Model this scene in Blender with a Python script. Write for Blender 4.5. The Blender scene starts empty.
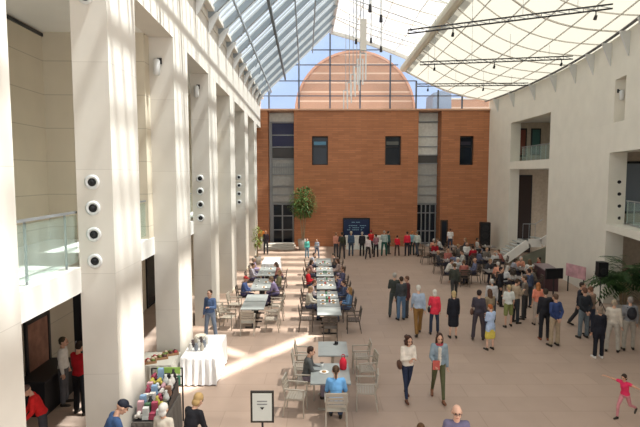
import bpy, bmesh, math, random
from mathutils import Vector, Matrix
random.seed(7)
C = bpy.context.scene.collection
R = math.radians
FPX = 490.0; TH = math.atan(38.5/490); HC = 5.6
# ---------------------------------------------------------------- camera
cd = bpy.data.cameras.new('camera'); cam = bpy.data.objects.new('camera', cd); C.objects.link(cam)
cd.sensor_width = 36; cd.lens = FPX/640*36; cd.clip_end = 300
cam.location = (0, 0, HC); cam.rotation_euler = (math.pi/2-TH, 0, 0)
bpy.context.scene.camera = cam
def ray(px, py):
    u = (px-320)/FPX; v = (213.5-py)/FPX
    return Vector((u, math.cos(TH)+v*math.sin(TH), -math.sin(TH)+v*math.cos(TH)))
def G(px, py, z=0.0):
    d = ray(px, py); t = (z-HC)/d.z
    return Vector((d.x*t, d.y*t, z))
def P(px, py, Y):
    d = ray(px, py); t = Y/d.y
    return Vector((d.x*t, Y, HC+d.z*t))
# ---------------------------------------------------------------- materials
MATS = {}
def mat(name, col, rough=0.6, metal=0.0, spec=0.3, var=0.0, vscale=6.0, emit=0.0, bump=0.0, trans=0.0):
    if name in MATS: return MATS[name]
    m = bpy.data.materials.new(name); m.use_nodes = True
    nt = m.node_tree; b = nt.nodes['Principled BSDF']
    b.inputs['Base Color'].default_value = (*col, 1); b.inputs['Roughness'].default_value = rough
    b.inputs['Metallic'].default_value = metal; b.inputs['Specular IOR Level'].default_value = spec
    if emit:
        b.inputs['Emission Color'].default_value = (*col, 1); b.inputs['Emission Strength'].default_value = emit
    if var:
        tc = nt.nodes.new('ShaderNodeTexCoord'); n = nt.nodes.new('ShaderNodeTexNoise')
        n.inputs['Scale'].default_value = vscale; n.inputs['Detail'].default_value = 3
        nt.links.new(tc.outputs['Object'], n.inputs['Vector'])
        r = nt.nodes.new('ShaderNodeValToRGB')
        r.color_ramp.elements[0].position = .3; r.color_ramp.elements[1].position = .7
        r.color_ramp.elements[0].color = (*[max(0, c*(1-var)) for c in col], 1)
        r.color_ramp.elements[1].color = (*[min(1, c*(1+var)) for c in col], 1)
        nt.links.new(n.outputs['Fac'], r.inputs['Fac']); nt.links.new(r.outputs['Color'], b.inputs['Base Color'])
    MATS[name] = m; return m
def joint_mat(name, col, jcol, sx, sz, flat=False, mortar=.012, var=.06, rough=.6, off=0.0, spec=.3, shift=(0, 0)):
    """stone or brick laid in courses, driven by world position"""
    m = bpy.data.materials.new(name); m.use_nodes = True; nt = m.node_tree; b = nt.nodes['Principled BSDF']
    g = nt.nodes.new('ShaderNodeNewGeometry'); s = nt.nodes.new('ShaderNodeSeparateXYZ'); nt.links.new(g.outputs['Position'], s.inputs[0])
    c = nt.nodes.new('ShaderNodeCombineXYZ')
    if flat:
        nt.links.new(s.outputs[0], c.inputs[0]); nt.links.new(s.outputs[1], c.inputs[1])
    else:
        a = nt.nodes.new('ShaderNodeMath'); nt.links.new(s.outputs[0], a.inputs[0]); nt.links.new(s.outputs[1], a.inputs[1])
        nt.links.new(a.outputs[0], c.inputs[0]); nt.links.new(s.outputs[2], c.inputs[1])
    ad = nt.nodes.new('ShaderNodeVectorMath'); ad.inputs[1].default_value = (shift[0], shift[1], 0)
    nt.links.new(c.outputs[0], ad.inputs[0])
    br = nt.nodes.new('ShaderNodeTexBrick'); nt.links.new(ad.outputs[0], br.inputs['Vector'])
    br.offset = off; br.inputs['Scale'].default_value = 1; br.inputs['Brick Width'].default_value = sx; br.inputs['Row Height'].default_value = sz
    br.inputs['Mortar Size'].default_value = mortar; br.inputs['Mortar Smooth'].default_value = .3
    br.inputs['Color1'].default_value = (*[x*(1-var) for x in col], 1); br.inputs['Color2'].default_value = (*[min(1, x*(1+var)) for x in col], 1)
    br.inputs['Mortar'].default_value = (*jcol, 1)
    n = nt.nodes.new('ShaderNodeTexNoise'); n.inputs['Scale'].default_value = 1.3; n.inputs['Detail'].default_value = 5
    nt.links.new(g.outputs['Position'], n.inputs['Vector'])
    mx = nt.nodes.new('ShaderNodeMix'); mx.data_type = 'RGBA'; mx.blend_type = 'MULTIPLY'; mx.inputs[0].default_value = .35
    nt.links.new(br.outputs['Color'], mx.inputs[6]); nt.links.new(n.outputs['Fac'], mx.inputs[7])
    r = nt.nodes.new('ShaderNodeMapRange'); r.inputs[3].default_value = .75; r.inputs[4].default_value = 1.3
    nt.links.new(n.outputs['Fac'], r.inputs[0]); nt.links.new(r.outputs[0], mx.inputs[7])
    nt.links.new(mx.outputs[2], b.inputs['Base Color'])
    b.inputs['Roughness'].default_value = rough; b.inputs['Specular IOR Level'].default_value = spec
    return m
def glass_mat(name, tint, see, rough=.05, gloss=.5, translucent=0.0, body=(.8, .8, .8)):
    m = bpy.data.materials.new(name); m.use_nodes = True; nt = m.node_tree; nt.nodes.clear()
    o = nt.nodes.new('ShaderNodeOutputMaterial'); t = nt.nodes.new('ShaderNodeBsdfTransparent'); t.inputs[0].default_value = (*tint, 1)
    g = nt.nodes.new('ShaderNodeBsdfPrincipled'); g.inputs['Base Color'].default_value = (*body, 1); g.inputs['Roughness'].default_value = rough
    g.inputs['Specular IOR Level'].default_value = gloss
    sh = g
    if translucent:
        tl = nt.nodes.new('ShaderNodeBsdfTranslucent'); tl.inputs[0].default_value = (*body, 1)
        a = nt.nodes.new('ShaderNodeMixShader'); a.inputs[0].default_value = translucent
        nt.links.new(g.outputs[0], a.inputs[1]); nt.links.new(tl.outputs[0], a.inputs[2]); sh = a
    x = nt.nodes.new('ShaderNodeMixShader'); x.inputs[0].default_value = see
    nt.links.new(sh.outputs[0], x.inputs[1]); nt.links.new(t.outputs[0], x.inputs[2]); nt.links.new(x.outputs[0], o.inputs[0])
    return m
M_STONE = joint_mat('pale_limestone', (.61, .58, .52), (.50, .47, .42), 60, 1.9, mortar=.006, var=.02)
M_STONE2 = joint_mat('buff_limestone', (.56, .50, .39), (.40, .36, .28), 60, .85, mortar=.012, var=.02)
M_WHITE = mat('white_plaster', (.74, .73, .69), .7, var=.03, vscale=.8)
M_CREAMWALL = joint_mat('cream_plaster', (.70, .67, .585), (.66, .63, .55), 60, 2.6, mortar=.006, var=.01)
M_BRICK = joint_mat('orange_brick', (.40, .165, .078), (.30, .14, .08), .9, .14, mortar=.018, var=.13, off=.5, rough=.85)
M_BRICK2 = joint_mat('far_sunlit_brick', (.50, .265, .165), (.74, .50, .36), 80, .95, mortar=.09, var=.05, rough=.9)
M_FLOOR = joint_mat('pinkish_stone_paving', (.37, .275, .218), (.31, .228, .18), 1.5, .75, flat=True, mortar=.012, var=.035, rough=.55, off=.5)
M_STEEL = mat('grey_steel', (.30, .32, .33), .45, .3)
M_STEELL = mat('light_steel', (.62, .63, .62), .45, .2)
M_DARK = mat('dark_metal', (.03, .03, .032), .4, .3)
M_BLACK = mat('black_plastic', (.012, .012, .014), .5)
M_PANE = glass_mat('clear_pane', (.93, .96, .97), .88, body=(.6, .68, .72))
M_ROOFG = glass_mat('roof_pane', (.80, .86, .90), .62, body=(.62, .68, .72), translucent=.6)
M_DGLASS = mat('dark_reflective_glass', (.012, .018, .028), .12, 0, .35, var=.3, vscale=.6)
M_RAILG = glass_mat('rail_pane', (.90, .95, .93), .86, body=(.55, .66, .62))
M_CHAIR = mat('brushed_beige_metal', (.40, .36, .30), .4, .35)
M_CHAIRD = mat('dark_bronze_metal', (.10, .08, .065), .45, .3)
M_TABLE = mat('grey_table_top', (.27, .295, .29), .35, .1, var=.05)
M_WOOD = mat('brown_wood', (.30, .17, .09), .5, var=.2, vscale=4)
# ---------------------------------------------------------------- mesh builder
class MB:
    def __init__(s): s.bm = bmesh.new(); s.mi = 0
    def _f(s, vs):
        try:
            f = s.bm.faces.new(vs); f.material_index = s.mi; return f
        except ValueError: return None
    def hexa(s, p):            # p: 8 pts, bottom 4 ccw, top 4 ccw
        v = [s.bm.verts.new(q) for q in p]
        for a in ((3, 2, 1, 0), (4, 5, 6, 7), (0, 1, 5, 4), (1, 2, 6, 5), (2, 3, 7, 6), (3, 0, 4, 7)): s._f([v[i] for i in a])
        return s
    def box(s, x0, x1, y0, y1, z0, z1):
        if x0 > x1: x0, x1 = x1, x0
        if y0 > y1: y0, y1 = y1, y0
        return s.hexa([(x0, y0, z0), (x1, y0, z0), (x1, y1, z0), (x0, y1, z0), (x0, y0, z1), (x1, y0, z1), (x1, y1, z1), (x0, y1, z1)])
    def poly(s, pts): s._f([s.bm.verts.new(p) for p in pts]); return s
    def tube(s, a, b, r0, r1=None, n=8, cap=True):
        a = Vector(a); b = Vector(b); r1 = r0 if r1 is None else r1
        d = b-a
        if d.length < 1e-6: return s
        z = d.normalized(); x = z.orthogonal().normalized(); y = z.cross(x)
        A = []; B = []
        for i in range(n):
            t = 2*math.pi*i/n; w = x*math.cos(t)+y*math.sin(t)
            A.append(s.bm.verts.new(a+w*r0)); B.append(s.bm.verts.new(b+w*r1))
        for i in range(n): s._f([A[i], A[(i+1) % n], B[(i+1) % n], B[i]])
        if cap: s._f(A[::-1]); s._f(B)
        return s
    def bar(s, a, b, w, h=None):        # rectangular bar from a to b, h measured near vertical
        a = Vector(a); b = Vector(b); h = w if h is None else h
        d = (b-a).normalized(); up = Vector((0, 0, 1))
        if abs(d.z) > .98: up = Vector((0, 1, 0))
        x = d.cross(up).normalized()*w/2; y = x.cross(d).normalized()*h/2
        return s.hexa([a-x-y, a+x-y, b+x-y, b-x-y, a-x+y, a+x+y, b+x+y, b-x+y])
    def ball(s, c, r, sx=1, sy=1, sz=1, n=10, rot=None):
        c = Vector(c); m = n//2+1; rings = []
        def T(p):
            q = Vector((p[0]*sx*r, p[1]*sy*r, p[2]*sz*r))
            if rot is not None: q = rot @ q
            return c+q
        top = s.bm.verts.new(T((0, 0, 1))); bot = s.bm.verts.new(T((0, 0, -1)))
        for j in range(1, m):
            ph = math.pi*j/m
            rings.append([s.bm.verts.new(T((math.sin(ph)*math.cos(2*math.pi*i/n), math.sin(ph)*math.sin(2*math.pi*i/n), math.cos(ph)))) for i in range(n)])
        for i in range(n):
            k = (i+1) % n
            s._f([top, rings[0][i], rings[0][k]]); s._f([bot, rings[-1][k], rings[-1][i]])
            for j in range(len(rings)-1): s._f([rings[j][i], rings[j+1][i], rings[j+1][k], rings[j][k]])
        return s
    def cap(s, a, b, r0, r1=None, n=10):   # closed tapered capsule
        r1 = r0 if r1 is None else r1
        s.tube(a, b, r0, r1, n); s.ball(a, r0, n=n); s.ball(b, r1, n=n); return s
    def lathe(s, prof, n=20, c=(0, 0, 0)):
        rings = [[s.bm.verts.new((c[0]+r*math.cos(2*math.pi*i/n), c[1]+r*math.sin(2*math.pi*i/n), c[2]+z)) for i in range(n)] for r, z in prof]
        for j in range(len(rings)-1):
            for i in range(n): s._f([rings[j][i], rings[j][(i+1) % n], rings[j+1][(i+1) % n], rings[j+1][i]])
        s._f(rings[0][::-1]); s._f(rings[-1]); return s
    def mesh(s, name, smooth=False):
        me = bpy.data.meshes.new(name); s.bm.normal_update(); s.bm.to_mesh(me); s.bm.free()
        if smooth:
            for p in me.polygons: p.use_smooth = True
        return me
    def build(s, name, m, parent=None, smooth=False, loc=None, rz=0.0):
        me = s.mesh(name, smooth)
        for q in (m if isinstance(m, (list, tuple)) else [m]): me.materials.append(q)
        return link(name, me, parent, loc, rz)
def link(name, me, parent=None, loc=None, rz=0.0):
    o = bpy.data.objects.new(name, me); C.objects.link(o)
    if parent: o.parent = parent
    if loc is not None: o.location = loc
    o.rotation_euler.z = rz
    return o
def tag(o, label, cat, group=None, kind=None):
    if label: o['label'] = label
    if cat: o['category'] = cat
    if group: o['group'] = group
    if kind: o['kind'] = kind
    return o
def struct(o, label=None): 
    o['kind'] = 'structure'
    if label: o['label'] = label
    return o
def empty(name, loc, rz=0.0, label=None, cat=None, group=None, kind=None):
    o = bpy.data.objects.new(name, None); C.objects.link(o); o.location = loc; o.rotation_euler.z = rz
    o.empty_display_size = .2
    return tag(o, label, cat, group, kind)
KIDS = {}
def copy_tree(o, parent=None):
    c = o.copy(); C.objects.link(c)
    if parent: c.parent = parent
    for ch in [k for k in KIDS_of(o)]: copy_tree(ch, c)
    return c
def KIDS_of(o): return list(o.children)
def remesh(mb, voxel, smooth_it=2):
    me = mb.mesh('tmp'); o = bpy.data.objects.new('tmp', me); C.objects.link(o)
    r = o.modifiers.new('r', 'REMESH'); r.mode = 'VOXEL'; r.voxel_size = voxel
    if smooth_it:
        s = o.modifiers.new('s', 'SMOOTH'); s.factor = .5; s.iterations = smooth_it
    dg = bpy.context.evaluated_depsgraph_get(); ev = o.evaluated_get(dg)
    out = bpy.data.meshes.new_from_object(ev)
    bpy.data.objects.remove(o); bpy.data.meshes.remove(me)
    for p in out.polygons: p.use_smooth = True
    return out
def join_meshes(name, items):
    """items: (mesh, material index, matrix)"""
    bm = bmesh.new()
    for me, mi, mx in items:
        n0 = len(bm.verts); f0 = len(bm.faces)
        bm.from_mesh(me); bm.verts.ensure_lookup_table(); bm.faces.ensure_lookup_table()
        if mx is not None:
            for v in bm.verts[n0:]: v.co = mx @ v.co
        for f in bm.faces[f0:]: f.material_index = mi; f.smooth = True
    out = bpy.data.meshes.new(name); bm.to_mesh(out); bm.free(); return out
# ================================================================ PEOPLE
V = Vector
def POSE(**k):
    d = dict(lean=0, legs=((0, 0, 3), (0, 0, 3)), arms=(((.16, .02, -1), (.06, .2, -1)), ((.16, .02, -1), (.06, .2, -1))), seat=None, head=5)
    d.update(k); return d
POSES = {
 'stand': POSE(),
 'stance': POSE(legs=((6, 4, 7), (-5, 3, 7)), arms=(((.2, -.05, -1), (.05, .25, -1)), ((.2, .1, -1), (-.3, .8, .25))), head=2),
 'phone': POSE(legs=((0, 0, 4), (4, 6, 5)), arms=(((.12, .25, -1), (-.35, .75, .45)), ((.12, .15, -1), (-.6, .75, .1))), head=18),
 'fold': POSE(legs=((0, 0, 6), (3, 3, 6)), arms=(((.2, .25, -1), (-.85, .45, .15)), ((.2, .25, -1), (-.85, .45, .05))), head=8),
 'behind': POSE(legs=((0, 0, 5), (0, 0, 5)), arms=(((.25, -.25, -1), (-.5, -.25, -.6)), ((.25, -.25, -1), (-.5, -.25, -.6)))),
 'walk': POSE(lean=3, legs=((20, 4, 1), (-16, 16, 1)), arms=(((.14, -.28, -1), (.05, .1, -1)), ((.14, .3, -1), (.0, .55, -.9)))),
 'walkhug': POSE(lean=3, legs=((14, 3, 1), (-14, 14, 1)), arms=(((.15, .2, -1), (-.75, .6, .25)), ((.15, .15, -1), (-.7, .65, .1))), head=8),
 'walkbag': POSE(lean=2, legs=((-17, 14, 1), (17, 3, 1)), arms=(((.2, .1, -1), (-.25, .75, -.3)), ((.2, -.15, -1), (.05, .15, -1))), head=8),
 'reach': POSE(lean=22, legs=((2, 0, 5), (-4, 2, 5)), arms=(((.1, .6, -.8), (-.15, .85, -.5)), ((.1, .45, -.9), (-.2, .9, -.4))), head=25),
 'sit': POSE(lean=8, legs=((84, 84, 6), (84, 84, 6)), arms=(((.15, .45, -.85), (-.35, .9, -.05)), ((.15, .45, -.85), (-.35, .9, -.05))), seat=.575, head=10),
 'sitlean': POSE(lean=24, legs=((84, 96, 8), (84, 78, 6)), arms=(((.2, .45, -.7), (-.45, .8, .15)), ((.15, .5, -.7), (-.35, .9, 0))), seat=.575, head=8),
 'sitback': POSE(lean=-6, legs=((82, 70, 5), (84, 84, 6)), arms=(((.2, .1, -1), (-.45, .8, -.1)), ((.2, .1, -1), (-.4, .8, -.15))), seat=.575, head=4),
 'run': POSE(lean=10, legs=((34, 30, 2), (-25, 40, 2)), arms=(((1, .1, .05), (1, .15, .12)), ((1, .1, -.1), (1, .1, -.05))), head=8),
}
def skel(p):
    S = {}
    T = R(p['lean']); u = V((0, -math.sin(T), math.cos(T))); w = V((0, -math.cos(T), -math.sin(T))); x = V((1, 0, 0))
    legs = []
    for i, sd in enumerate((-1, 1)):
        th, kn, sp = p['legs'][i]; a = R(th); b = R(th-kn); c = R(sp)*sd
        hip = V((sd*.09, 0, -.03))
        k = hip+V((math.sin(c)*math.cos(a), -math.sin(a)*math.cos(c), -math.cos(a)*math.cos(c))).normalized()*.42
        an = k+V((math.sin(c)*.3, -math.sin(b), -math.cos(b))).normalized()*.42
        pitch = R(max(-50, min(25, (th-kn)*.75))) if p['seat'] is None else 0
        fd = V((sd*.15, -math.cos(pitch), math.sin(pitch))).normalized()
        heel = an+V((0, 0.035, -.055)); toe = an+fd*.15+V((0, 0, -.06))
        legs.append([hip, k, an, heel, toe])
    low = min(min(l[3].z, l[4].z) for l in legs)-.026
    z0 = -low if p['seat'] is None else p['seat']
    o = V((0, 0, z0))
    S['legs'] = [[q+o for q in l] for l in legs]
    S['pel'] = o; S['u'] = u; S['w'] = w
    S['chest'] = o+u*.30; S['neck'] = o+u*.50
    H = R(p['lean']*.4+p['head']); hu = V((0, -math.sin(H), math.cos(H))); hw = V((0, -math.cos(H), -math.sin(H)))
    S['head'] = S['neck']+hu*.148+hw*.02
    S['hmat'] = Matrix.Translation(S['head']) @ Matrix(((1, 0, 0), (0, -hw.y, hu.y), (0, -hw.z, hu.z))).to_4x4() @ Matrix.Scale(1.05, 4)
    arms = []
    for i, sd in enumerate((-1, 1)):
        ua, fa = p['arms'][i]
        sh = o+u*.445+x*sd*.160
        f = lambda q: (x*(q[0]*sd)+w*q[1]+u*q[2]).normalized()
        el = sh+f(ua)*.28; wr = el+f(fa)*.25
        arms.append([sh, el, wr, f(fa), sd])
    S['arms'] = arms
    return S
def torso(mb, S, e=0.0, fem=False, low=0.0, n=12):
    o = S['pel']; u = S['u']; w = S['w']
    rot = Matrix(((1, 0, 0), (0, -w.y, u.y), (0, -w.z, u.z)))
    B = lambda c, a, b, d: mb.ball(c, 1, a+e, b+e, d+e, n, rot)
    k = .93 if fem else 1.0
    B(o+u*.02, .165, .12, .12); B(o+u*.14, .138*k, .105, .13)
    B(o+u*.27-w*.0, .160*k, .115, .15); B(o+u*.37, .165*k, .112, .11)
    if fem: B(o+u*.33+w*.06, .12, .065, .065)
    mb.cap(o+u*.43-V((.14*k, 0, 0)), o+u*.43+V((.14*k, 0, 0)), .062+e, n=n)
def armcap(mb, A, e, frac=1.0, n=10):
    sh, el, wr, fd, sd = A
    if frac <= .6:
        mb.cap(sh, sh.lerp(el, frac/.6), .056+e, .05+e, n)
    else:
        mb.cap(sh, el, .054+e, .042+e, n); mb.cap(el, el.lerp(wr, min(1, (frac-.6)/.4)), .042+e, .030+e, n)
def legcap(mb, L, e, frac=1.0, n=10, flare=0.0):
    hip, k, an, heel, toe = L
    mb.cap(hip, k, .088+e, .058+e, n)
    if frac > .5: mb.cap(k, k.lerp(an, (frac-.5)/.5), .056+e, .042+e+flare, n)
HEAD = None
def head_mesh():
    global HEAD
    if HEAD: return HEAD
    mb = MB()
    mb.ball((0, .012, .025), 1, .074, .094, .092, 16); mb.ball((0, -.018, -.04), 1, .056, .066, .07, 14)
    mb.ball((0, -.052, -.088), 1, .026, .022, .02, 10)
    mb.cap((0, -.088, .012), (0, -.106, -.022), .009, .014, 8)
    for s in (-1, 1):
        mb.ball((s*.078, .014, -.008), 1, .012, .02, .032, 8); mb.ball((s*.036, -.055, -.03), 1, .026, .026, .024, 8)
    mb.ball((0, -.078, -.058), 1, .026, .014, .009, 8)
    mb.ball((0, -.072, .035), 1, .05, .018, .02, 8)
    h = remesh(mb, .0095, 1)
    e = MB()
    for s in (-1, 1): e.ball((s*.030, -.079, .006), .0105, n=8)
    ey = e.mesh('e'); l = MB(); l.ball((0, -.088, -.056), 1, .024, .007, .0075, 8); lp = l.mesh('l')
    b = MB()
    for s in (-1, 1): b.ball((s*.031, -.088, .027), 1, .018, .006, .0045, 6)
    bl = b.mesh('b')
    HEAD = (h, ey, lp, bl); return HEAD
def hand_parts(mb, A):
    sh, el, wr, d, sd = A
    up = V((0, 0, 1)) if abs(d.z) < .7 else V((0, -1, 0))
    side = d.cross(up).normalized(); nrm = side.cross(d).normalized()
    # across: direction of knuckle line, inw: the side the fingers curl to
    across = nrm; inw = -side*sd if abs(d.z) >= .7 else V((0, 0, -1))
    if abs(d.z) < .7: across = side*1.0
    inw = (inw-d*inw.dot(d)).normalized()
    kn = wr+d*.085
    for i, (o, ln) in enumerate(((-.030, .062), (-.010, .072), (.011, .068), (.030, .052))):
        a = wr+d*.02+across*o*.6; b = kn+across*o; c = b+(d*.75+inw*.35).normalized()*ln*.55; e = c+(d*.45+inw*.8).normalized()*ln*.5
        mb.cap(a, b, .013, .011, 6); mb.cap(b, c, .0095, .0088, 6); mb.cap(c, e, .0088, .0075, 6)
    a = wr+d*.02-across*.02; b = a-across*.028+d*.03+inw*.012; c = b+d*.032-across*.006+inw*.014
    mb.cap(a, b, .013, .011, 6); mb.cap(b, c, .011, .009, 6)
CACHE = {}
def part_mesh(pose, what, fem=False, opt=None):
    key = (pose, what, fem, opt)
    if key in CACHE: return CACHE[key]
    S = skel(POSES[pose]); mb = MB(); vox = .02
    if what == 'body':
        torso(mb, S, -.006, fem); mb.cap(S['neck']-S['u']*.06, S['neck']+S['u']*.07, .056, .05)
        for A in S['arms']: armcap(mb, A, -.004); mb.cap(A[2], A[2]+A[3]*.06, .028, .022, 8)
        for L in S['legs']:
            legcap(mb, L, -.006); mb.cap(L[2], L[3], .034, .034, 8); mb.cap(L[3], L[4], .034, .03, 8)
        b = remesh(mb, vox)
        hb = MB()
        for A in S['arms']: hand_parts(hb, A)
        h, ey, lp, bl = head_mesh()
        me = join_meshes('body', [(b, 0, None), (hb.mesh('h'), 0, None), (h, 0, S['hmat']), (ey, 1, S['hmat']), (lp, 2, S['hmat']), (bl, 1, S['hmat'])])
        for _ in range(3): me.materials.append(None)
        CACHE[key] = me; return me
    if what == 'top':        # opt = (sleeve fraction, length)
        sl, ln = opt
        torso(mb, S, .012, fem)
        for A in S['arms']:
            if sl > 0: armcap(mb, A, .012, sl)
        if ln > 0:
            for L in S['legs']:
                mb.cap(L[0], L[0].lerp(L[1], ln), .112, .10)
            mb.ball(S['pel']+V((0, 0, -.06)), 1, .18, .14, .14, 12)
    elif what == 'bottom':   # opt: long, shorts, skirt
        o = S['pel']; mb.ball(o+S['u']*.01, 1, .172, .132, .125, 12)
        f = {'long': .96, 'slim': .96, 'shorts': .5, 'skirt': .45}[opt]
        for L in S['legs']:
            if opt == 'long': legcap(mb, L, .012, f, flare=.014)
            elif opt == 'slim': legcap(mb, L, .004, f)
            else: mb.cap(L[0], L[0].lerp(L[1], .92), .104, .088)
        if opt == 'skirt':
            a = S['legs'][0]; b = S['legs'][1]
            for t in (0, .25, .5, .75, 1): mb.cap(a[0].lerp(b[0], t), a[1].lerp(b[1], t), .10, .10)
    elif what.startswith('shoe'):
        L = S['legs'][int(what[-1])]
        mb.cap(L[3]+V((0, 0, .004)), L[4]+V((0, 0, .004)), .043, .036, 10); mb.cap(L[2]+V((0, 0, -.01)), L[3], .043, .042, 10); vox = .014
    elif what == 'hair':
        vox = .014
        hm = MB()
        if opt in ('short', 'thin'):
            hm.ball((0, .026, .040), 1, .084, .094, .088, 14); hm.ball((0, .05, -.01), 1, .072, .06, .06, 12)
        elif opt == 'curly':
            for i in range(26):
                a = random.uniform(0, 2*math.pi); z = random.uniform(-.09, .12)
                y = .035+.075*math.sin(a)
                if y < -.03 and z < .07: y = .03
                hm.ball((.085*math.cos(a), y, z), .042, n=8)
            hm.ball((0, .03, .045), 1, .09, .095, .09, 14)
        elif opt == 'long':
            hm.ball((0, .026, .038), 1, .086, .096, .092, 14); hm.ball((0, .06, -.06), 1, .085, .05, .12, 12)
            hm.cap((-.07, .02, 0), (-.075, .02, -.19), .03, .028); hm.cap((.07, .02, 0), (.075, .02, -.19), .03, .028)
            hm.ball((0, .07, -.16), 1, .085, .035, .09, 12)
        elif opt == 'bob':
            hm.ball((0, .024, .038), 1, .090, .100, .092, 14); hm.ball((0, .05, -.045), 1, .088, .06, .075, 12)
        elif opt == 'tail':
            hm.ball((0, .026, .040), 1, .084, .095, .09, 14); hm.cap((0, .11, .02), (0, .13, -.16), .03, .018)
        elif opt == 'fringe':
            hm.ball((0, .052, .0), 1, .083, .06, .045, 14)
        elif opt == 'cap':
            hm.ball((0, .016, .05), 1, .086, .098, .078, 14); hm.ball((0, -.10, .05), 1, .062, .06, .012, 12)
        me = remesh(hm, .012, 1); me.transform(S['hmat']); me.materials.append(None)
        CACHE[key] = me; return me
    me = remesh(mb, vox, 2); me.materials.append(None)
    CACHE[key] = me; return me
SKINS = [(.56, .33, .23), (.62, .38, .28), (.48, .27, .18), (.30, .16, .10)]
def cm(col, kind='cloth'):
    n = '%s_%02x%02x%02x' % (kind, *[int(c*255) for c in col])
    return mat(n, col, .8 if kind == 'cloth' else .6, 0, .2, var=.12, vscale=9)
def setm(o, *ms):
    for i, m in enumerate(ms):
        o.material_slots[i].link = 'OBJECT'; o.material_slots[i].material = m
EYE = mat('dark_eye', (.02, .015, .012), .4)
PEOPLE = []
def person(loc, rz, label, pose='stand', h=1.72, fem=False, top=(.3, .3, .3), sleeve=1.0, ln=0.0, bot=(.05, .06, .1), legs='long',
           hair='short', hcol=(.05, .03, .02), skin=0, shoe=(.03, .025, .02), group=None, extra=None, topname='shirt', z=0.0):
    e = empty('person', (loc[0], loc[1], z), R(rz), label, 'person', group)
    s = h/1.74; e.scale = (s*(.92 if fem else .97), s, s)
    if POSES[pose]['seat'] is not None: s = .98; e.scale = (s, s, s)
    sk = cm(SKINS[skin], 'skin'); lip = cm((.42, .16, .13), 'lip')
    o = link('body', part_mesh(pose, 'body', fem), e); setm(o, sk, EYE, lip)
    o = link(topname, part_mesh(pose, 'top', fem, (sleeve, ln)), e); setm(o, cm(top))
    if legs:
        o = link({'long': 'trousers', 'slim': 'trousers', 'shorts': 'shorts', 'skirt': 'skirt'}[legs], part_mesh(pose, 'bottom', False, legs), e); setm(o, cm(bot))
    for i in (0, 1):
        o = link('shoe', part_mesh(pose, 'shoe%d' % i), e); setm(o, cm(shoe, 'leather'))
    if hair:
        o = link('cap' if hair == 'cap' else 'hair', part_mesh(pose, 'hair', False, hair), e); setm(o, cm(hcol, 'hair'))
    PEOPLE.append(e)
    S = skel(POSES[pose])
    if extra: extra(e, S)
    return e
def shoulder_bag(col, side=1):
    def f(e, S):
        mb = MB(); c = S['pel']+V((side*.23, .03, .0)); mb.ball(c, 1, .06, .14, .12, 12)
        b = mb.build('shoulder_bag', cm(col, 'leather'), e, True)
        m2 = MB(); m2.bar(c+V((0, 0, .1)), S['neck']+V((side*.06, .0, -.02)), .02, .01); m2.build('strap', cm(col, 'leather'), b)
    return f
def backpack(col):
    def f(e, S):
        mb = MB(); w = S['w']; u = S['u']; c = S['pel']+u*.28-w*.19
        mb.ball(c, 1, .15, .09, .21, 14); mb.ball(c-w*.07-u*.06, 1, .11, .05, .1, 12)
        me = remesh(mb, .02, 2); me.materials.append(cm(col, 'nylon')); b = link('backpack', me, e)
        m2 = MB()
        for s in (-1, 1):
            x = V((s*.1, 0, 0)); m2.bar(S['pel']+u*.44-w*.12+x, S['pel']+u*.46+w*.09+x, .035, .012); m2.bar(S['pel']+u*.46+w*.09+x, S['pel']+u*.2+w*.15+x, .035, .012)
        m2.build('strap', cm(col, 'nylon'), b)
    return f
def scarf(col):
    def f(e, S):
        mb = MB(); n = S['neck']
        for k in range(8):
            a = 2*math.pi*k/8; mb.ball(n+V((.075*math.cos(a), .06*math.sin(a)-.01, -.01)), .038, n=8)
        me = remesh(mb, .014, 2); me.materials.append(cm(col)); link('scarf', me, e)
    return f
def glasses(e, S):
    mb = MB()
    for s in (-1, 1):
        mb.bar((s*.012, -.098, .017), (s*.058, -.092, .017), .004, .005).bar((s*.014, -.098, -.008), (s*.056, -.092, -.008), .003, .003).bar((s*.012, -.098, .017), (s*.014, -.098, -.008), .003).bar((s*.058, -.092, .017), (s*.056, -.092, -.008), .003); mb.bar((s*.06, -.09, .01), (s*.076, .02, .01), .004, .005)
    mb.bar((-.012, -.1, .01), (.012, -.1, .01), .004, .004)
    me = mb.mesh('glasses'); me.transform(S['hmat']); me.materials.append(M_BLACK); link('glasses', me, e)
def both(*fs):
    def f(e, S):
        for g in fs: g(e, S)
    return f
# ================================================================ SETTING
RZ = math.atan(14/490.0)                     # the left wall runs a little off the view axis
LD = V((-math.sin(RZ), math.cos(RZ), 0)); LN = V((-math.cos(RZ), -math.sin(RZ), 0))
def L(a, s, z=0.0): return LN*a+LD*s+V((0, 0, z))
def lbox(mb, a0, a1, s0, s1, z0, z1): return mb.box(-a1, -a0, s0, s1, z0, z1)   # in the wall's own frame
WA = 3.5; GB = 6.7; F2 = 3.92; SOF = 9.22; EAVE = 11.4; YB = 38.2
struct(MB().box(-9, 16, -4, 41, -.2, 0).build('floor', M_FLOOR))
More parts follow.
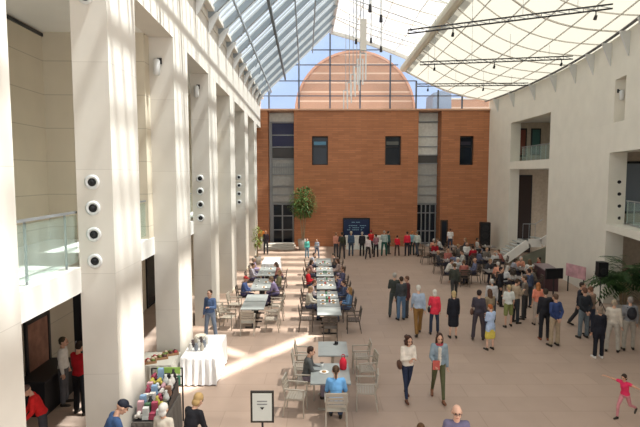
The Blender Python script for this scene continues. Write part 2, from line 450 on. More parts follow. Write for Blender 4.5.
# --- left wall: columns, each a thing with its round spotlights
COLS = [(4.5, 6.0), (8.98, 10.42), (13.35, 14.9), (18.0, 19.6), (23.0, 24.5), (28.4, 30.0), (33.6, 35.2)]
cl = ['tall white stone pier at the left edge of the picture, balcony beside it', 'tall pale stone pier with four large round spotlights, sunlit front, nearest whole one',
      'white stone pier without spotlights, standing behind the white cloth table', 'third tall stone pier with a column of four small spotlights, beyond the white table',
      'narrow stone pier without spotlights beside the near aisle table', 'distant stone pier with four tiny spotlights near the brick wall', 'farthest stone pier, next to the brick end wall']
for i, (s0, s1) in enumerate(COLS):
    root = empty('stone_pier', L(WA, s0), RZ, cl[i], 'pier')
    mb = MB(); mb.box(-.64, 0, 0, s1-s0, 0, SOF-.004); mb.build('shaft', M_STONE, root)
    mb = MB(); mb.box(-.02, .022, .0, s1-s0, 0, .12); mb.build('plinth', M_STONE2, root)
    if i in (1, 3, 5):
        for z in (5.47, 5.0, 4.52, 4.03)+((8.72,) if i == 1 else ()):
            sp = MB()
            n = 20; rr = [(.135, -.002), (.135, -.02), (.09, -.03), (.075, -.012)]
            rings = [[sp.bm.verts.new((-.36+r*math.cos(2*math.pi*k/n), y, z+r*math.sin(2*math.pi*k/n))) for k in range(n)] for r, y in rr]
            for j in range(3):
                for k in range(n): sp._f([rings[j][k], rings[j][(k+1) % n], rings[j+1][(k+1) % n], rings[j+1][k]])
            o = sp.build('spotlight', M_STEELL, root, True)
            ln = MB(); ln.tube((-.36, -.001, z), (-.36, -.022, z), .078, .07, 16); ln.ball((-.36, -.024, z), .04, sy=.5, n=10)
            ln.build('lens', M_BLACK, o)
# --- lintel band above the openings, gallery slab, gallery back wall
mb = MB(); lbox(mb, WA, WA+.64, -4, 38.6, SOF, EAVE); lbox(mb, WA-.04, WA, -4, 38.6, EAVE-.3, EAVE); struct(mb.build('wall_left', M_STONE, rz=RZ))
mb = MB(); lbox(mb, WA+.64, GB, -3, 38.6, SOF, SOF+.3); struct(mb.build('ceiling', M_WHITE, rz=RZ))
mb = MB(); lbox(mb, WA+.66, GB, -3, 38.6, F2-.45, F2); struct(mb.build('trim_1', M_WHITE, rz=RZ), 'white gallery floor edge running behind the stone piers')
mb = MB(); lbox(mb, WA+.62, WA+.66, -3, 38.6, F2-.47, F2-.0); struct(mb.build('trim_2', M_WHITE, rz=RZ))
mb = MB(); lbox(mb, GB, GB+.3, -3, 38.6, 0, SOF+.3); struct(mb.build('wall_left_rear', M_STONE2, rz=RZ))
for k, s in enumerate((12.95, 22.6, 31.5)):
    mb = MB(); lbox(mb, WA+.64, GB, s, s+.4, F2, SOF)
    if k: lbox(mb, WA+.64, GB, s, s+.4, 0, F2-.47)
    struct(mb.build('wall_left_partition', M_STONE2, rz=RZ))
mb = MB(); lbox(mb, GB-.04, GB, -3, 38.6, SOF-.12, SOF-.04); struct(mb.build('trim_3', M_DARK, rz=RZ))
# gallery railings, one in each bay
for i in range(len(COLS)-1):
    s0 = COLS[i][1]-.1; s1 = COLS[i+1][0]+.1
    root = empty('gallery_railing', L(WA+.72, s0, F2), RZ, None, None)
    tag(root, ['glass gallery railing in the first open bay, over the red shirt shopper', 'glass gallery railing in the second bay, left of the white cloth table', 'glass gallery railing in the bay beyond the white cloth table'][min(i, 2)] if i < 2 else 'glass gallery railing nearly hidden between distant stone piers', 'railing', None if i < 2 else 'hidden gallery railings')
    ln = s1-s0
    MB().box(-.008, .008, 0, ln, .08, .95).build('glass_panel', M_RAILG, root)
    MB().bar((0, 0, 1.0), (0, ln, 1.0), .05, .04).build('handrail', M_STEEL, root)
    for y in (.35, ln/2, ln-.35):
        MB().box(-.05, -.02, y-.015, y+.015, 0, 1.0).build('post', M_STEEL, root)
# shop front on the ground floor behind the first open bay
M_PINK = mat('dusty_pink_poster', (.34, .17, .12), .6, var=.3, vscale=3)
def on_rear(name, s0, s1, z0, z1, m, label, cat, th=.06, group=None, pane=None, fr=.08):
    root = empty(name, L(GB-.001, s0, z0), RZ, label, cat, group)
    w = s1-s0; h = z1-z0
    mb = MB()
    mb.box(0, th, 0, fr, 0, h).box(0, th, w-fr, w, 0, h).box(0, th, fr, w-fr, h-fr, h).box(0, th, fr, w-fr, 0, fr)
    mb.build('frame', M_DARK, root)
    MB().box(.005, th*.5, fr, w-fr, fr, h-fr).build('panel', pane or m, root)
    return root
mb = MB()
for k in range(46): 
    a = 6.2+k*.145
    lbox(mb, GB-.05, GB-.001, a, a+.12, 2.15, F2-.47)
struct(mb.build('trim_4', mat('pale_timber_battens', (.42, .33, .24), .6, var=.15), rz=RZ))
on_rear('shop_window', 11.55, 12.65, .55, 2.1, M_PINK, 'dark framed shop window with a dusty pink display behind the red shirt shopper', 'window')
on_rear('shop_window', 9.9, 11.4, .0, 2.1, M_DGLASS, 'dark glazed shop doorway left of the pink display', 'window')
for s0, i in ((15.4, 0), (20.4, 1), (25.2, 2), (30.6, 3)):
    on_rear('glazed_doorway', s0, s0+1.6, 0.005, 2.4, M_DGLASS, ['dark doorway in the bay behind the white cloth table', 'dark doorway behind the empty chairs of the near left table', 'dark doorway in the bay behind the left row of tables', 'dark doorway in the far bay near the brick wall'][i], 'doorway')
# --- back: brick building
def bx(px, Y=YB): return (px-320)/FPX*Y/1.005
xs = [(-6.2, bx(268)), (bx(294), bx(418)), (bx(441), 14.2)]
ZT = 10.55
WIN = [(bx(312), bx(328)), (bx(385), bx(401)), (bx(459.5), bx(473.5))]
WZ = (P(320, 165, YB).z, P(320, 136, YB).z)
def wall_y(mb, x0, x1, y0, y1, z0, z1, holes):
    cuts = sorted(holes)
    xx = x0
    for (a, b, c, d) in cuts:
        mb.box(xx, a, y0, y1, z0, z1); mb.box(a, b, y0, y1, z0, c); mb.box(a, b, y0, y1, d, z1); xx = b
    mb.box(xx, x1, y0, y1, z0, z1)
for k, (a, b) in enumerate(xs):
    mb = MB(); hs = [(w[0], w[1], WZ[0], WZ[1]) for w in WIN if w[0] > a and w[1] < b]
    if k == 1:
        hs = [h for h in hs]
    wall_y(mb, a, b, YB, YB+1.6, 0, ZT, hs)
    struct(mb.build(['wall_back_left', 'wall_back', 'wall_back_right'][k], M_BRICK))
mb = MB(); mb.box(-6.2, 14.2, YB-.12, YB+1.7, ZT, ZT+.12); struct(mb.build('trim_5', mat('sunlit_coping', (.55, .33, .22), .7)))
for k, (a, b) in enumerate(WIN):
    w = MB(); z0, z1 = WZ
    w.box(a, a+.1, YB+.28, YB+.4, z0, z1).box(b-.1, b, YB+.28, YB+.4, z0, z1).box(a, b, YB+.28, YB+.4, z0, z0+.1).box(a, b, YB+.28, YB+.4, z1-.1, z1).box(a, b, YB+.3, YB+.38, z0+.62*(z1-z0), z0+.62*(z1-z0)+.06)
    o = w.build('window_%d' % (k+1), M_DARK); struct(o)
    MB().box(a+.05, b-.05, YB+.38, YB+.42, z0+.05, z1-.05).build('pane', M_DGLASS, o)
    bl = MB(); bl.box(a+.15, b-.15, YB+.32, YB+.36, z0+.7*(z1-z0), z0+.82*(z1-z0)); bl.build('blind', [mat('bluish_blind', (.12, .28, .42), .6), mat('grey_blind', (.12, .13, .12), .6), mat('dark_blind', (.03, .03, .05), .6)][k], o)
# recessed glazed strips
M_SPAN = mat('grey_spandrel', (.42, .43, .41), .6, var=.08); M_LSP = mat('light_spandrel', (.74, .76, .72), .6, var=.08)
def strip(n, x0, x1, levels):
    Yr = YB+1.0
    w = MB(); w.box(x0, x1, Yr+.3, Yr+.5, 0, ZT); o = w.build('window_%d' % n, M_SPAN); struct(o)
    for (pt, pb, m, nm) in levels:
        z1 = P(320, pt, Yr).z; z0 = P(320, pb, Yr).z
        MB().box(x0+.02, x1-.02, Yr+.2, Yr+.3, max(z0, 0.02), z1).build(nm, m, o)
    return o
o = strip(4, xs[0][1], xs[1][0], [(113, 122, M_LSP, 'spandrel'), (123, 147, mat('navy_glass', (.035, .04, .10), .2), 'pane'), (147.5, 158, mat('dark_grey_level', (.09, .09, .09), .6), 'spandrel'), (160, 174, M_SPAN, 'spandrel'), (175, 186, M_SPAN, 'spandrel'), (188, 202, M_SPAN, 'spandrel'), (205, 244, M_DGLASS, 'pane')])  # the level below the navy pane is plain dark grey
fr = MB()
x0, x1 = xs[0][1], xs[1][0]
for z in [P(320, y, YB+1).z for y in (122, 135, 147, 159, 167, 174.5, 187, 195, 204, 216, 230, 243)]: fr.box(x0, x1, YB+1.12, YB+1.22, z-.04, z+.04)
for x in (x0+.25, (x0+x1)/2+.0, x1-.15): fr.box(x-.05, x+.05, YB+1.1, YB+1.2, 0.01, P(320, 204, YB+1).z)
for k in range(14): fr.box(x0+.1+k*.14, x0+.13+k*.14, YB+1.14, YB+1.2, P(320, 174, YB+1).z, P(320, 167, YB+1).z+.3)
fr.box(x0, x0+.22, YB+1.0, YB+1.2, 0.01, P(320, 122, YB+1).z)
fr.build('mullions', M_STEEL, o)
x0, x1 = xs[1][1], xs[2][0]
o = strip(5, x0, x1, [(113, 121, M_LSP, 'spandrel'), (123, 136, M_LSP, 'spandrel'), (137, 146, M_LSP, 'spandrel'), (147, 155, M_LSP, 'spandrel'), (155, 163, mat('dark_grey_level', (.09, .09, .09), .6), 'spandrel'), (164, 203, M_SPAN, 'spandrel'), (205, 244, M_DGLASS, 'pane')])
fr = MB()
for z in [P(320, y, YB+1).z for y in (121.5, 136.5, 146.5, 155, 163.5, 175, 186, 195, 204, 213, 231, 243)]: fr.box(x0, x1, YB+1.12, YB+1.22, z-.04, z+.04)
for x in (x0+.1, x0+.55, (x0+x1)/2, x1-.55, x1-.1): fr.box(x-.04, x+.04, YB+1.1, YB+1.2, 0.01, P(320, 204, YB+1).z)
fr.build('mullions', M_STEEL, o)
# doorway at the right brick block
o = struct(MB().box(bx(441.5), bx(449), YB-.06, YB-.0, 0, 2.1).build('door_1', mat('dark_brown_door', (.06, .035, .02), .5)))
MB().box(bx(443), bx(447.5), YB-.1, YB-.06, .1, 2.0).build('door_glass', M_DGLASS, o)
# --- gable glazing above the brick
YG = YB+.2
RIDGE = (P(331, 31, YG).x, P(331, 31, YG).z)
prof_px = [(258, 99), (331, 31), (360, 41), (384, 47), (415, 60), (402, 69), (418, 82), (446, 93), (489, 101)]
prof = [(P(a, b, YG).x, P(a, b, YG).z) for a, b in prof_px]
mb = MB()
mb.poly([(x, YG+.05, z) for x, z in [(prof[0][0], ZT+.1)]+prof+[(prof[-1][0], ZT+.1)]])
gw = struct(mb.build('window_6', M_PANE))
def topz(x):
    pts = [prof[0], prof[1], prof[2], prof[3], prof[5], prof[6], prof[7], prof[8]]
    for (a, b) in zip(pts, pts[1:]):
        if a[0] <= x <= b[0]: return a[1]+(b[1]-a[1])*(x-a[0])/(b[0]-a[0])
    return ZT
mb = MB()
for px in (269, 299, 330, 360, 390, 416, 438, 462): 
    x = P(px, 100, YG).x; mb.box(x-.06, x+.06, YG-.08, YG+.02, ZT+.1, topz(x)-.02)
for py in (50, 65, 81, 96): 
    z = P(320, py, YG).z; xx = [k*.1-6 for k in range(200) if topz(k*.1-6) > z and k*.1-6 < prof[8][0] and k*.1-6 > prof[0][0]]
    a, b = min(xx), max([q for q in xx if q <= min(xx)+len(xx)*.1+.2]); mb.box(a, b, YG-.08, YG+.02, z-.035, z+.035)
mb.build('mullions', mat('blue_grey_mullion', (.13, .15, .19), .5), gw)
# --- left glass roof
def LP(lat, s, z): return L(-lat, s, z)
rl = (RIDGE[0]+.0286*YG); rz_ = RIDGE[1]
def roofz(lat): return EAVE+(lat+3.5)*(rz_-EAVE)/(rl+3.5)
SE = 38.2
mb = MB(); mb.poly([LP(-3.5, -5, EAVE), LP(-3.5, SE, EAVE), LP(rl, SE, rz_), LP(rl, -5, rz_)])
ro = struct(mb.build('ceiling_glass_left', M_ROOFG))
M_RAF = mat('blue_grey_rafter', (.27, .31, .34), .5); M_RAFL = mat('pale_rafter', (.55, .58, .58), .5)
s = -3.95
while s < SE-.5:
    mb = MB(); mb.bar(LP(-3.5, s, EAVE-.16), LP(rl, s, rz_-.16), .13, .26); mb.build('rafter', M_RAF, ro)
    s += 2.0
mb = MB(); s = 1.3
while s < SE:
    mb.bar(LP(-3.5, s, EAVE-.05), LP(rl, s, rz_-.05), .07, .08); s += .5
mb.build('glazing_bars', M_RAFL, ro)
for lat in (-2.6, -.5, .52):
    mb = MB(); mb.bar(LP(lat, 1, roofz(lat)-.36), LP(lat, SE-.2, roofz(lat)-.36), .07, .1); mb.build('purlin', M_RAF, ro)
mb = MB(); lat = -1.55
mb.bar(LP(lat, 1, roofz(lat)-.36), LP(lat, SE-.2, roofz(lat)-.36), .12, .22); mb.build('main_purlin', mat('dark_purlin', (.11, .13, .14), .5), ro)
mb = MB(); mb.tube(LP(rl, 1, rz_-.1), LP(rl, SE, rz_-.1), .16, n=10); mb.build('ridge_beam', M_STEELL, ro)
mb = MB(); s = 1.5
while s < SE: mb.tube(LP(-2.6, s, roofz(-2.6)-.3), LP(-2.75, s, roofz(-2.6)-.75), .045, .03, 6); s += 2
mb.build('sprinkler_heads', M_RAF, ro)
# eave gutter with brackets
g = empty('eave_gutter', LP(-3.45, 1, EAVE), RZ, 'cream eave gutter with a row of small brackets along the top of the left wall', 'gutter')
MB().box(.0, .22, 0, SE-1, -.02, .12).build('trough', M_STONE, g)
s = 1.0
while s < SE-1.2:
    b = MB(); b.hexa([(0, s, -.75), (.05, s, -.75), (.05, s+.09, -.75), (0, s+.09, -.75), (0, s, -.02), (.42, s, -.02), (.42, s+.09, -.02), (0, s+.09, -.02)])
    b.build('bracket', M_STEELL, g); s += 2.0
# --- fabric sail shells
def fabric(name, col, see, tl):
    m = glass_mat(name, (1, .99, .96), see, .8, .1, tl, col)
    return m
M_SAILA = fabric('white_sail_fabric', (.40, .385, .37), .42, .5)
M_SAILN = fabric('dense_sail_fabric', (.42, .405, .38), .13, .5)  # denser fabric, added over the unseen near part to shade the floor
M_SAILB = fabric('cream_sail_fabric', (.255, .248, .213), .0, .5)
def shell(name, f, s0, s1, ns, nt, m, seam_s, seam_t, label, slits=(), see_from=None):
    mb = MB(); g = [[mb.bm.verts.new(f(s0+(s1-s0)*i/ns, j/nt)) for j in range(nt+1)] for i in range(ns+1)]
    for i in range(ns):
        for j in range(nt): mb._f([g[i][j], g[i+1][j], g[i+1][j+1], g[i][j+1]])
    for (p, q, w_) in slits:
        p = V((*p, 0)); q = V((*q, 0)); d = (q-p).normalized(); n_ = V((-d.y, d.x, 0))
        for co, no in ((p+n_*w_, n_), (p-n_*w_, n_), (p, d), (q, d)):
            bmesh.ops.bisect_plane(mb.bm, geom=mb.bm.verts[:]+mb.bm.edges[:]+mb.bm.faces[:], plane_co=co, plane_no=no)
        kill = []
        for f_ in mb.bm.faces:
            c_ = f_.calc_center_median(); c_.z = 0; u_ = (c_-p)
            if abs(u_.dot(n_)) < w_ and 0 < u_.dot(d) < (q-p).length: kill.append(f_)
        bmesh.ops.delete(mb.bm, geom=kill, context='FACES')
    if see_from is not None:
        for f_ in mb.bm.faces:
            if f_.calc_center_median().y > see_from and f_.calc_center_median().y % 1.99 < 1.05: f_.material_index = 1  # dense and thin bands alternate, added to stripe the aisle floor with sun
    o = struct(mb.build(name, m, smooth=True))
    sm = MB(); dz = V((0, 0, -.05))
    for t in seam_t:
        for i in range(ns): sm.bar(f(s0+(s1-s0)*i/ns, t)+dz, f(s0+(s1-s0)*(i+1)/ns, t)+dz, .035, .05)
    k = s0
    for q, k in enumerate(seam_s):
        for j in range(nt): sm.bar(f(k+.9*math.sin(j/nt*math.pi), j/nt)+dz, f(k+.9*math.sin((j+1)/nt*math.pi), (j+1)/nt)+dz, .035 if q % 3 else .08, .05)
    sm.build('seams', mat('seam_grey', (.62, .60, .55), .6), o)
    return o
XR = lambda Y: 13.4-.0085*(max(Y, 2)-32)**2
RX, RZZ = prof[5]
def fA(Y, t):
    x0 = rl-.0286*Y; x1 = RX+1.0; z1 = prof[4][1]
    x = x0+(x1-x0)*t
    return V((x, Y, rz_+(z1-rz_)*t+.35*math.sin(math.pi*t)-.25*abs(math.sin(math.pi*(Y-2)/9))*math.sin(math.pi*t)-.18*math.sin(math.pi*t)))
def fB(Y, t):
    x0 = RX; x1 = XR(Y)+.15; x = x0+(x1-x0)*t
    return V((x, Y, RZZ+(11.32-RZZ)*t-.42*math.sin(math.pi*t)))
SL = [((1.5, 13.4), (2.5, 13.4), .75), ((1.9, 9.0), (2.4, 9.0), .6), ((2.95, 11.4), (6.1, 16.3), .19), ((3.2, 14.9), (4.5, 13.7), .12)]  # unseen slits added to the sail, letting sun streaks onto floor and piers
shell('ceiling_sail_upper', fA, -5, YG, 87, 10, [M_SAILN, M_SAILA], [2+2.2*k for k in range(16)], (.25, .5, .75), None, SL, 16.6)
shell('ceiling_sail_right', fB, -5, YG, 44, 12, M_SAILB, [2+2.0*k for k in range(17)], (.16, .33, .5, .66, .83), None)
ribm = mat('cream_rib', (.62, .59, .47), .6)
mb = MB(); mb.tube((RX+.1, -5, RZZ+.02), (RX+.1, YG, RZZ+.02), .27, n=10); struct(mb.build('trim_6', ribm), 'thick cream rib between the white and the cream sail')
mb = MB(); 
for j in range(10): mb.bar(fA(YG-.1, j/10)+V((0, 0, -.12)), fA(YG-.1, (j+1)/10)+V((0, 0, -.12)), .2, .26)
for j in range(12): mb.bar(fB(YG-.1, j/12)+V((0, 0, -.03)), fB(YG-.1, (j+1)/12)+V((0, 0, -.03)), .15, .14)
struct(mb.build('trim_7', mat('pale_edge_beam', (.55, .54, .50), .5)), 'edge beam of the sails above the gable glazing')
mb = MB()
for k in range(6, 36, 4):
    a = fA(k, .02)+V((0, 0, -.25)); b = fA(k, .99)+V((0, 0, -.2)); mb.tube(a, b, .05, n=6)
struct(mb.build('trim_8', M_STEELL), 'cross tubes under the white sail')
# --- light trusses under the cream sail
def truss(a, b, label, hang):
    a = V(a); b = V(b); root = empty('lighting_truss', a, 0, label, 'lighting truss', 'lighting trusses')
    d = b-a; n = int(d.length/.4)
    c = MB(); c.tube((0, 0, 0), d, .028, n=6); c.tube(V((0, 0, -.14)), d+V((0, 0, -.14)), .028, n=6); c.build('chord', M_DARK, root)
    w = MB()
    for i in range(n): w.bar(d*(i/n), d*((i+1)/n)+V((0, 0, -.14)), .022); w.bar(d*(i/n), d*(i/n)+V((0, 0, -.14)), .02)
    w.build('lacing', M_STEEL, root)
    for t in (.1, .35, .6, .85):
        q = a+d*t; ztop = 99
        u = (q.x-RX)/(XR(q.y)-RX)
        z = fB(q.y, max(0, min(1, u))).z if u > 0 else fA(q.y, (q.x-(rl-.0286*q.y))/(RX+1-(rl-.0286*q.y))).z
        MB().tube(d*t, d*t+V((0, 0, z-q.z)), .008, n=5).build('cable', M_STEEL, root)
    for t in hang:
        p = d*t; o = MB(); o.tube(p+V((0, 0, -.14)), p+V((0, 0, -.3)), .02, n=6).tube(p+V((0, -.02, -.3)), p+V((0, .06, -.42)), .045, .06, 10); o.build('spot', M_DARK, root)
ZTR = 11.15
def G2(px, py, z): return G(px, py, z)
truss(G2(408, 30, ZTR), G2(613, 4, ZTR), 'nearest long lighting truss hanging under the cream sail, ladder shaped', (.25, .93))
truss(G2(420, 62, ZTR), G2(573, 56, ZTR), 'middle thin lighting truss hanging under the cream sail', (.1, .5, .93))
truss(G2(417, 84, ZTR), V((12.6, G2(535, 83, ZTR).y, ZTR)), 'farthest thin lighting truss hanging close to the brick end wall', (.1, .6))
# --- row of hanging bars below the ridge
for i, Y in enumerate((25.3, 26.6, 28.4, 30.6, 33.2, 36.2)):
    x = 2.9-.0286*Y
    root = empty('hanging_light_frame', (x, Y, 10.4), 0, 'slim hanging frame of vertical pale bars in the row under the ridge', 'hanging light', 'hanging light frames')
    for dx in (-.14, .14): MB().box(dx-.035, dx+.035, -.04, .04, 0 if dx else -.0, 1.35).build('bar', M_STEELL, root)
    top = fA(Y, max(0, (x-(rl-.0286*Y))/(RX+1-(rl-.0286*Y)))).z-10.4
    MB().box(-.14, .14, -.03, .03, 1.3, 1.36).box(-.02, .02, -.02, .02, 1.35, top).build('stem', M_STEEL, root)
    if i == 0: MB().box(-.16, .16, -.1, .1, 1.45, 3.0).build('hanger_box', M_STONE, root)
for i, (px, py) in enumerate(((381, 52), (381, 22), (370, 12), (356, 44), (371, 43))):
    z = 11.2 if i < 3 else 12.2; p = G(px, py, z)
    top = fA(p.y, max(0, (p.x-(rl-.0286*p.y))/(RX+1-(rl-.0286*p.y)))).z
    root = empty('pendant_rod', p, 0, 'slender hanging rod with a dark lamp tip under the white sail', 'pendant lamp', 'pendant rods under the white sail')
    MB().tube((0, 0, .15), (0, 0, top-z), .035, n=8).build('rod', M_STEELL, root); MB().tube((0, 0, 0), (0, 0, .25), .07, .05, 10).build('lamp', M_DARK, root)
# --- right curved wall with openings
OPEN = [(28.6, 34.6, 6.53, 9.22), (28.6, 34.6, 0, 6.0), (12.5, 21.1, 3.5, 6.55), (12.5, 21.1, 0, 3.2), (19.75, 20.85, 7.78, 9.55)]
mb = MB(); ys = sorted(set([6+.8*k for k in range(41)]+[a for o in OPEN for a in o[:2]]+[YG])); ys = [y for y in ys if y <= YG]
TW = .7
def nr(Y):
    dx = -.017*(Y-32); n = V((1, -dx, 0)).normalized(); return n
for y0, y1 in zip(ys, ys[1:]):
    if y1-y0 < .02: continue
    ym = (y0+y1)/2; zs = [(0, 11.3)]
    for (a, b, c, d) in OPEN:
        if a <= ym <= b:
            new = []
            for (p, q) in zs:
                if c > p: new.append((p, min(c, q))) if min(c, q) > p else None
                if d < q: new.append((max(d, p), q))
                if c >= q or d <= p: new = [x for x in new if x != (p, q)]+[(p, q)] if (p, q) not in new else new
            zs = sorted(set(new))
    a = V((XR(y0), y0, 0)); b = V((XR(y1), y1, 0)); na = nr(y0)*TW; nb = nr(y1)*TW
    for (p, q) in zs:
        if q-p < .01: continue
        A = V((0, 0, p)); B = V((0, 0, q)); mb.hexa([a+A, a+na+A, b+nb+A, b+A, a+B, a+na+B, b+nb+B, b+B])
struct(mb.build('wall_right', M_CREAMWALL))
# rooms behind the right openings
def rslab(mb, y0, y1, x1, z0, z1):
    n = int((y1-y0)/.8)+1
    for k in range(n):
        a = y0+(y1-y0)*k/n; b = y0+(y1-y0)*(k+1)/n
        mb.hexa([(XR(a)+.66, a, z0), (x1, a, z0), (x1, b, z0), (XR(b)+.66, b, z0), (XR(a)+.66, a, z1), (x1, a, z1), (x1, b, z1), (XR(b)+.66, b, z1)])
mb = MB(); rslab(mb, 28.0, 35.4, 18, 6.0, 6.5); rslab(mb, 12, 21.7, 16.4, 3.2, 3.5); struct(mb.build('trim_9', M_WHITE), 'upper floor slabs seen through the openings of the right wall')
mb = MB(); mb.box(18, 18.2, 26, 37, 0, 9.6); mb.box(13.9, 18, 35.2, 35.4, 0, 9.6); mb.box(14.2, 18, 27.8, 28, 0, 9.6); mb.box(16.4, 16.6, 12, 22, 0, 7); mb.box(12.95, 16.6, 21.7, 21.9, 0, 7); mb.box(10.8, 16.6, 11.8, 12, 0, 7);  struct(mb.build('wall_right_rear', mat('dim_beige_wall', (.46, .38, .29), .7, var=.1)))
mb = MB(); rslab(mb, 28, 35.2, 18, 9.3, 9.5); rslab(mb, 12, 21.7, 16.4, 6.62, 6.8); struct(mb.build('ceiling_right', M_WHITE))
struct(MB().box(13.0, 13.2, 19.3, 21.3, 7.3, 10).build('wall_right_niche', mat('brown_niche', (.25, .19, .12), .7)))
def on_far_jamb(name, x0, x1, z0, z1, Y, m, label, cat):
    root = empty(name, ((x0+x1)/2, Y, z0), 0, label, cat); w = (x1-x0)/2
    MB().box(-w, w, -.05, 0, 0, z1-z0).build('frame', M_DARK, root); MB().box(-w+.1, w-.1, -.07, -.05, .1, z1-z0-.1).build('panel', m, root); return root
on_far_jamb('dark_doorway', 14.0, 15.2, 0.01, 5.6, 35.19, mat('dim_brown', (.035, .022, .018), .5), 'tall dark doorway inside the right wall opening behind the stair', 'doorway')
on_far_jamb('wall_picture', 14.0, 14.7, 6.9, 8.9, 35.19, mat('dull_red_panel', (.20, .06, .04), .6), 'dull red panel in the upper right gallery opening', 'picture')
on_far_jamb('wall_picture', 15.0, 15.7, 7.0, 8.9, 35.19, mat('blue_green_panel', (.05, .12, .11), .6), 'dark green panel beside the dull red one in the upper right gallery', 'picture')
on_far_jamb('gallery_window', 13.3, 16.2, 3.9, 6.2, 21.69, mat('grey_blue_pane', (.22, .25, .28), .15), 'grey glazed screen inside the near right gallery opening', 'window')
# right railings
def rail(y0, y1, z, label):
    root = empty('gallery_railing', (XR(y0)+.78, y0, z), 0, label, 'railing'); e = V((XR(y1)-XR(y0), y1-y0, 0))
    MB().bar(V((0, 0, .5)), e+V((0, 0, .5)), .015, .85).build('glass_panel', M_RAILG, root); MB().bar(V((0, 0, 1.0)), e+V((0, 0, 1.0)), .05, .05).build('handrail', M_STEEL, root)
    n = max(3, int((y1-y0)/.7))
    for k in range(n+1): p = e*(k/n)*.98+e*.01; MB().box(p.x+.02, p.x+.05, p.y-.015, p.y+.015, -.0, 1.0).build('post', M_STEELL, root)
rail(28.7, 34.5, 6.53, 'glass balcony railing high in the right wall above the staircase')
rail(12.7, 21.0, 3.5, 'glass balcony railing at the right edge above the potted palm')
# spotlights on the right jamb
p0 = V((XR(21.1), 21.1, 0))
for k, py in enumerate((182, 194, 206, 218)):
    d = ray(619, py); t = 21.05/d.y; p = V((d.x*t, 21.09, HC+d.z*t))
    root = empty('jamb_spotlight', p, 0, '%s dark round spotlight on the jamb of the near right opening' % ['topmost', 'second highest', 'third highest', 'lowest'][k], 'spotlight')
    MB().tube((0, 0, 0), (0, -.05, 0), .13, .11, 16).build('ring', M_STEEL, root); MB().tube((0, -.05, 0), (0, -.09, 0), .085, .07, 14).build('lens', M_BLACK, root)
# window lining
# eave pipe with brackets
g = empty('eave_truss_rail', (XR(20), 20, 11.25), 0, 'dark curved roof edge rail with triangular brackets along the top of the right wall', 'roof rail')
mb = MB(); m2 = MB()
for y0, y1 in zip(ys, ys[1:]):
    a = V((XR(y0)-XR(20)-.28, y0-20, -.0)); b = V((XR(y1)-XR(20)-.28, y1-20, -.0)); mb.tube(a, b, .06, n=8); m2.tube(a+V((.18, 0, .12)), b+V((.18, 0, .12)), .045, n=8)
mb.build('lower_pipe', mat('dark_grey_pipe', (.10, .10, .105), .4, .3), g); m2.build('upper_pipe', M_STEELL, g)
for Y in (14.8, 16.3, 17.9, 19.6, 21.4, 23.3, 25.4, 28.0, 31.0, 34.2, 36.8):
    x = XR(Y)-XR(20); y = Y-20
    b = MB(); b.hexa([(x-.03, y-.02, -1.0), (x, y-.02, -1.0), (x, y+.02, -1.0), (x-.03, y+.02, -1.0), (x-.42, y-.06, -.05), (x, y-.06, -.05), (x, y+.06, -.05), (x-.42, y+.06, -.05)])
    b.build('bracket', M_STEELL, g)
# --- staircase inside the right opening
st = empty('staircase', (12.6, 31, 0), 0, 'white edged staircase rising inside the lower opening of the right wall', 'staircase')
SY = 30.2
pts = [P(505, 260, SY), P(528.5, 243, SY), P(541, 246, SY), P(549, 237, SY)]
pts = [pts[0], pts[1], V((pts[2].x, SY, pts[1].z)), P(549, 238, SY)]
o0 = V((12.6, 31, 0))
mb = MB()
for a, b in zip(pts, pts[1:]): mb.bar(a-o0, b-o0, .12, .5)
mb.build('stringer', M_WHITE, st)
mb = MB()
for a, b in zip(pts, pts[1:]):
    n = max(1, int(abs(b.z-a.z)/.16))
    for k in range(n):
        q = a.lerp(b, (k+.5)/n)-o0; mb.box(q.x-.18, q.x+.18, .0-.74, 1.0, q.z-.02, q.z+.04)
mb.box(pts[1].x-o0.x, pts[2].x-o0.x, -.75, 1, pts[1].z-.05, pts[1].z+.04)
mb.build('steps', M_SPAN, st)
mb = MB()
for a, b in zip(pts[1:], pts[2:]): mb.tube(a-o0+V((0, .9, 1.1)), b-o0+V((0, .9, 1.1)), .025, n=6)
for t in (0, .5, 1): q = pts[1].lerp(pts[2], t)-o0; mb.tube(q+V((0, .9, 0)), q+V((0, .9, 1.1)), .015, n=5)
mb.build('handrail', M_STEEL, st)
MB().hexa([V((pts[0].x+.4, SY+.06, .01))-o0, V((pts[3].x, SY+.06, .01))-o0, V((pts[3].x, SY+.14, .01))-o0, V((pts[0].x+.4, SY+.14, .01))-o0,
           V((pts[0].x+.45, SY+.06, .3))-o0, V((pts[3].x, SY+.06, pts[1].z-.2))-o0, V((pts[3].x, SY+.14, pts[1].z-.2))-o0, V((pts[0].x+.45, SY+.14, .3))-o0]).build('side_panel', mat('sage_panel', (.20, .21, .16), .6), st)
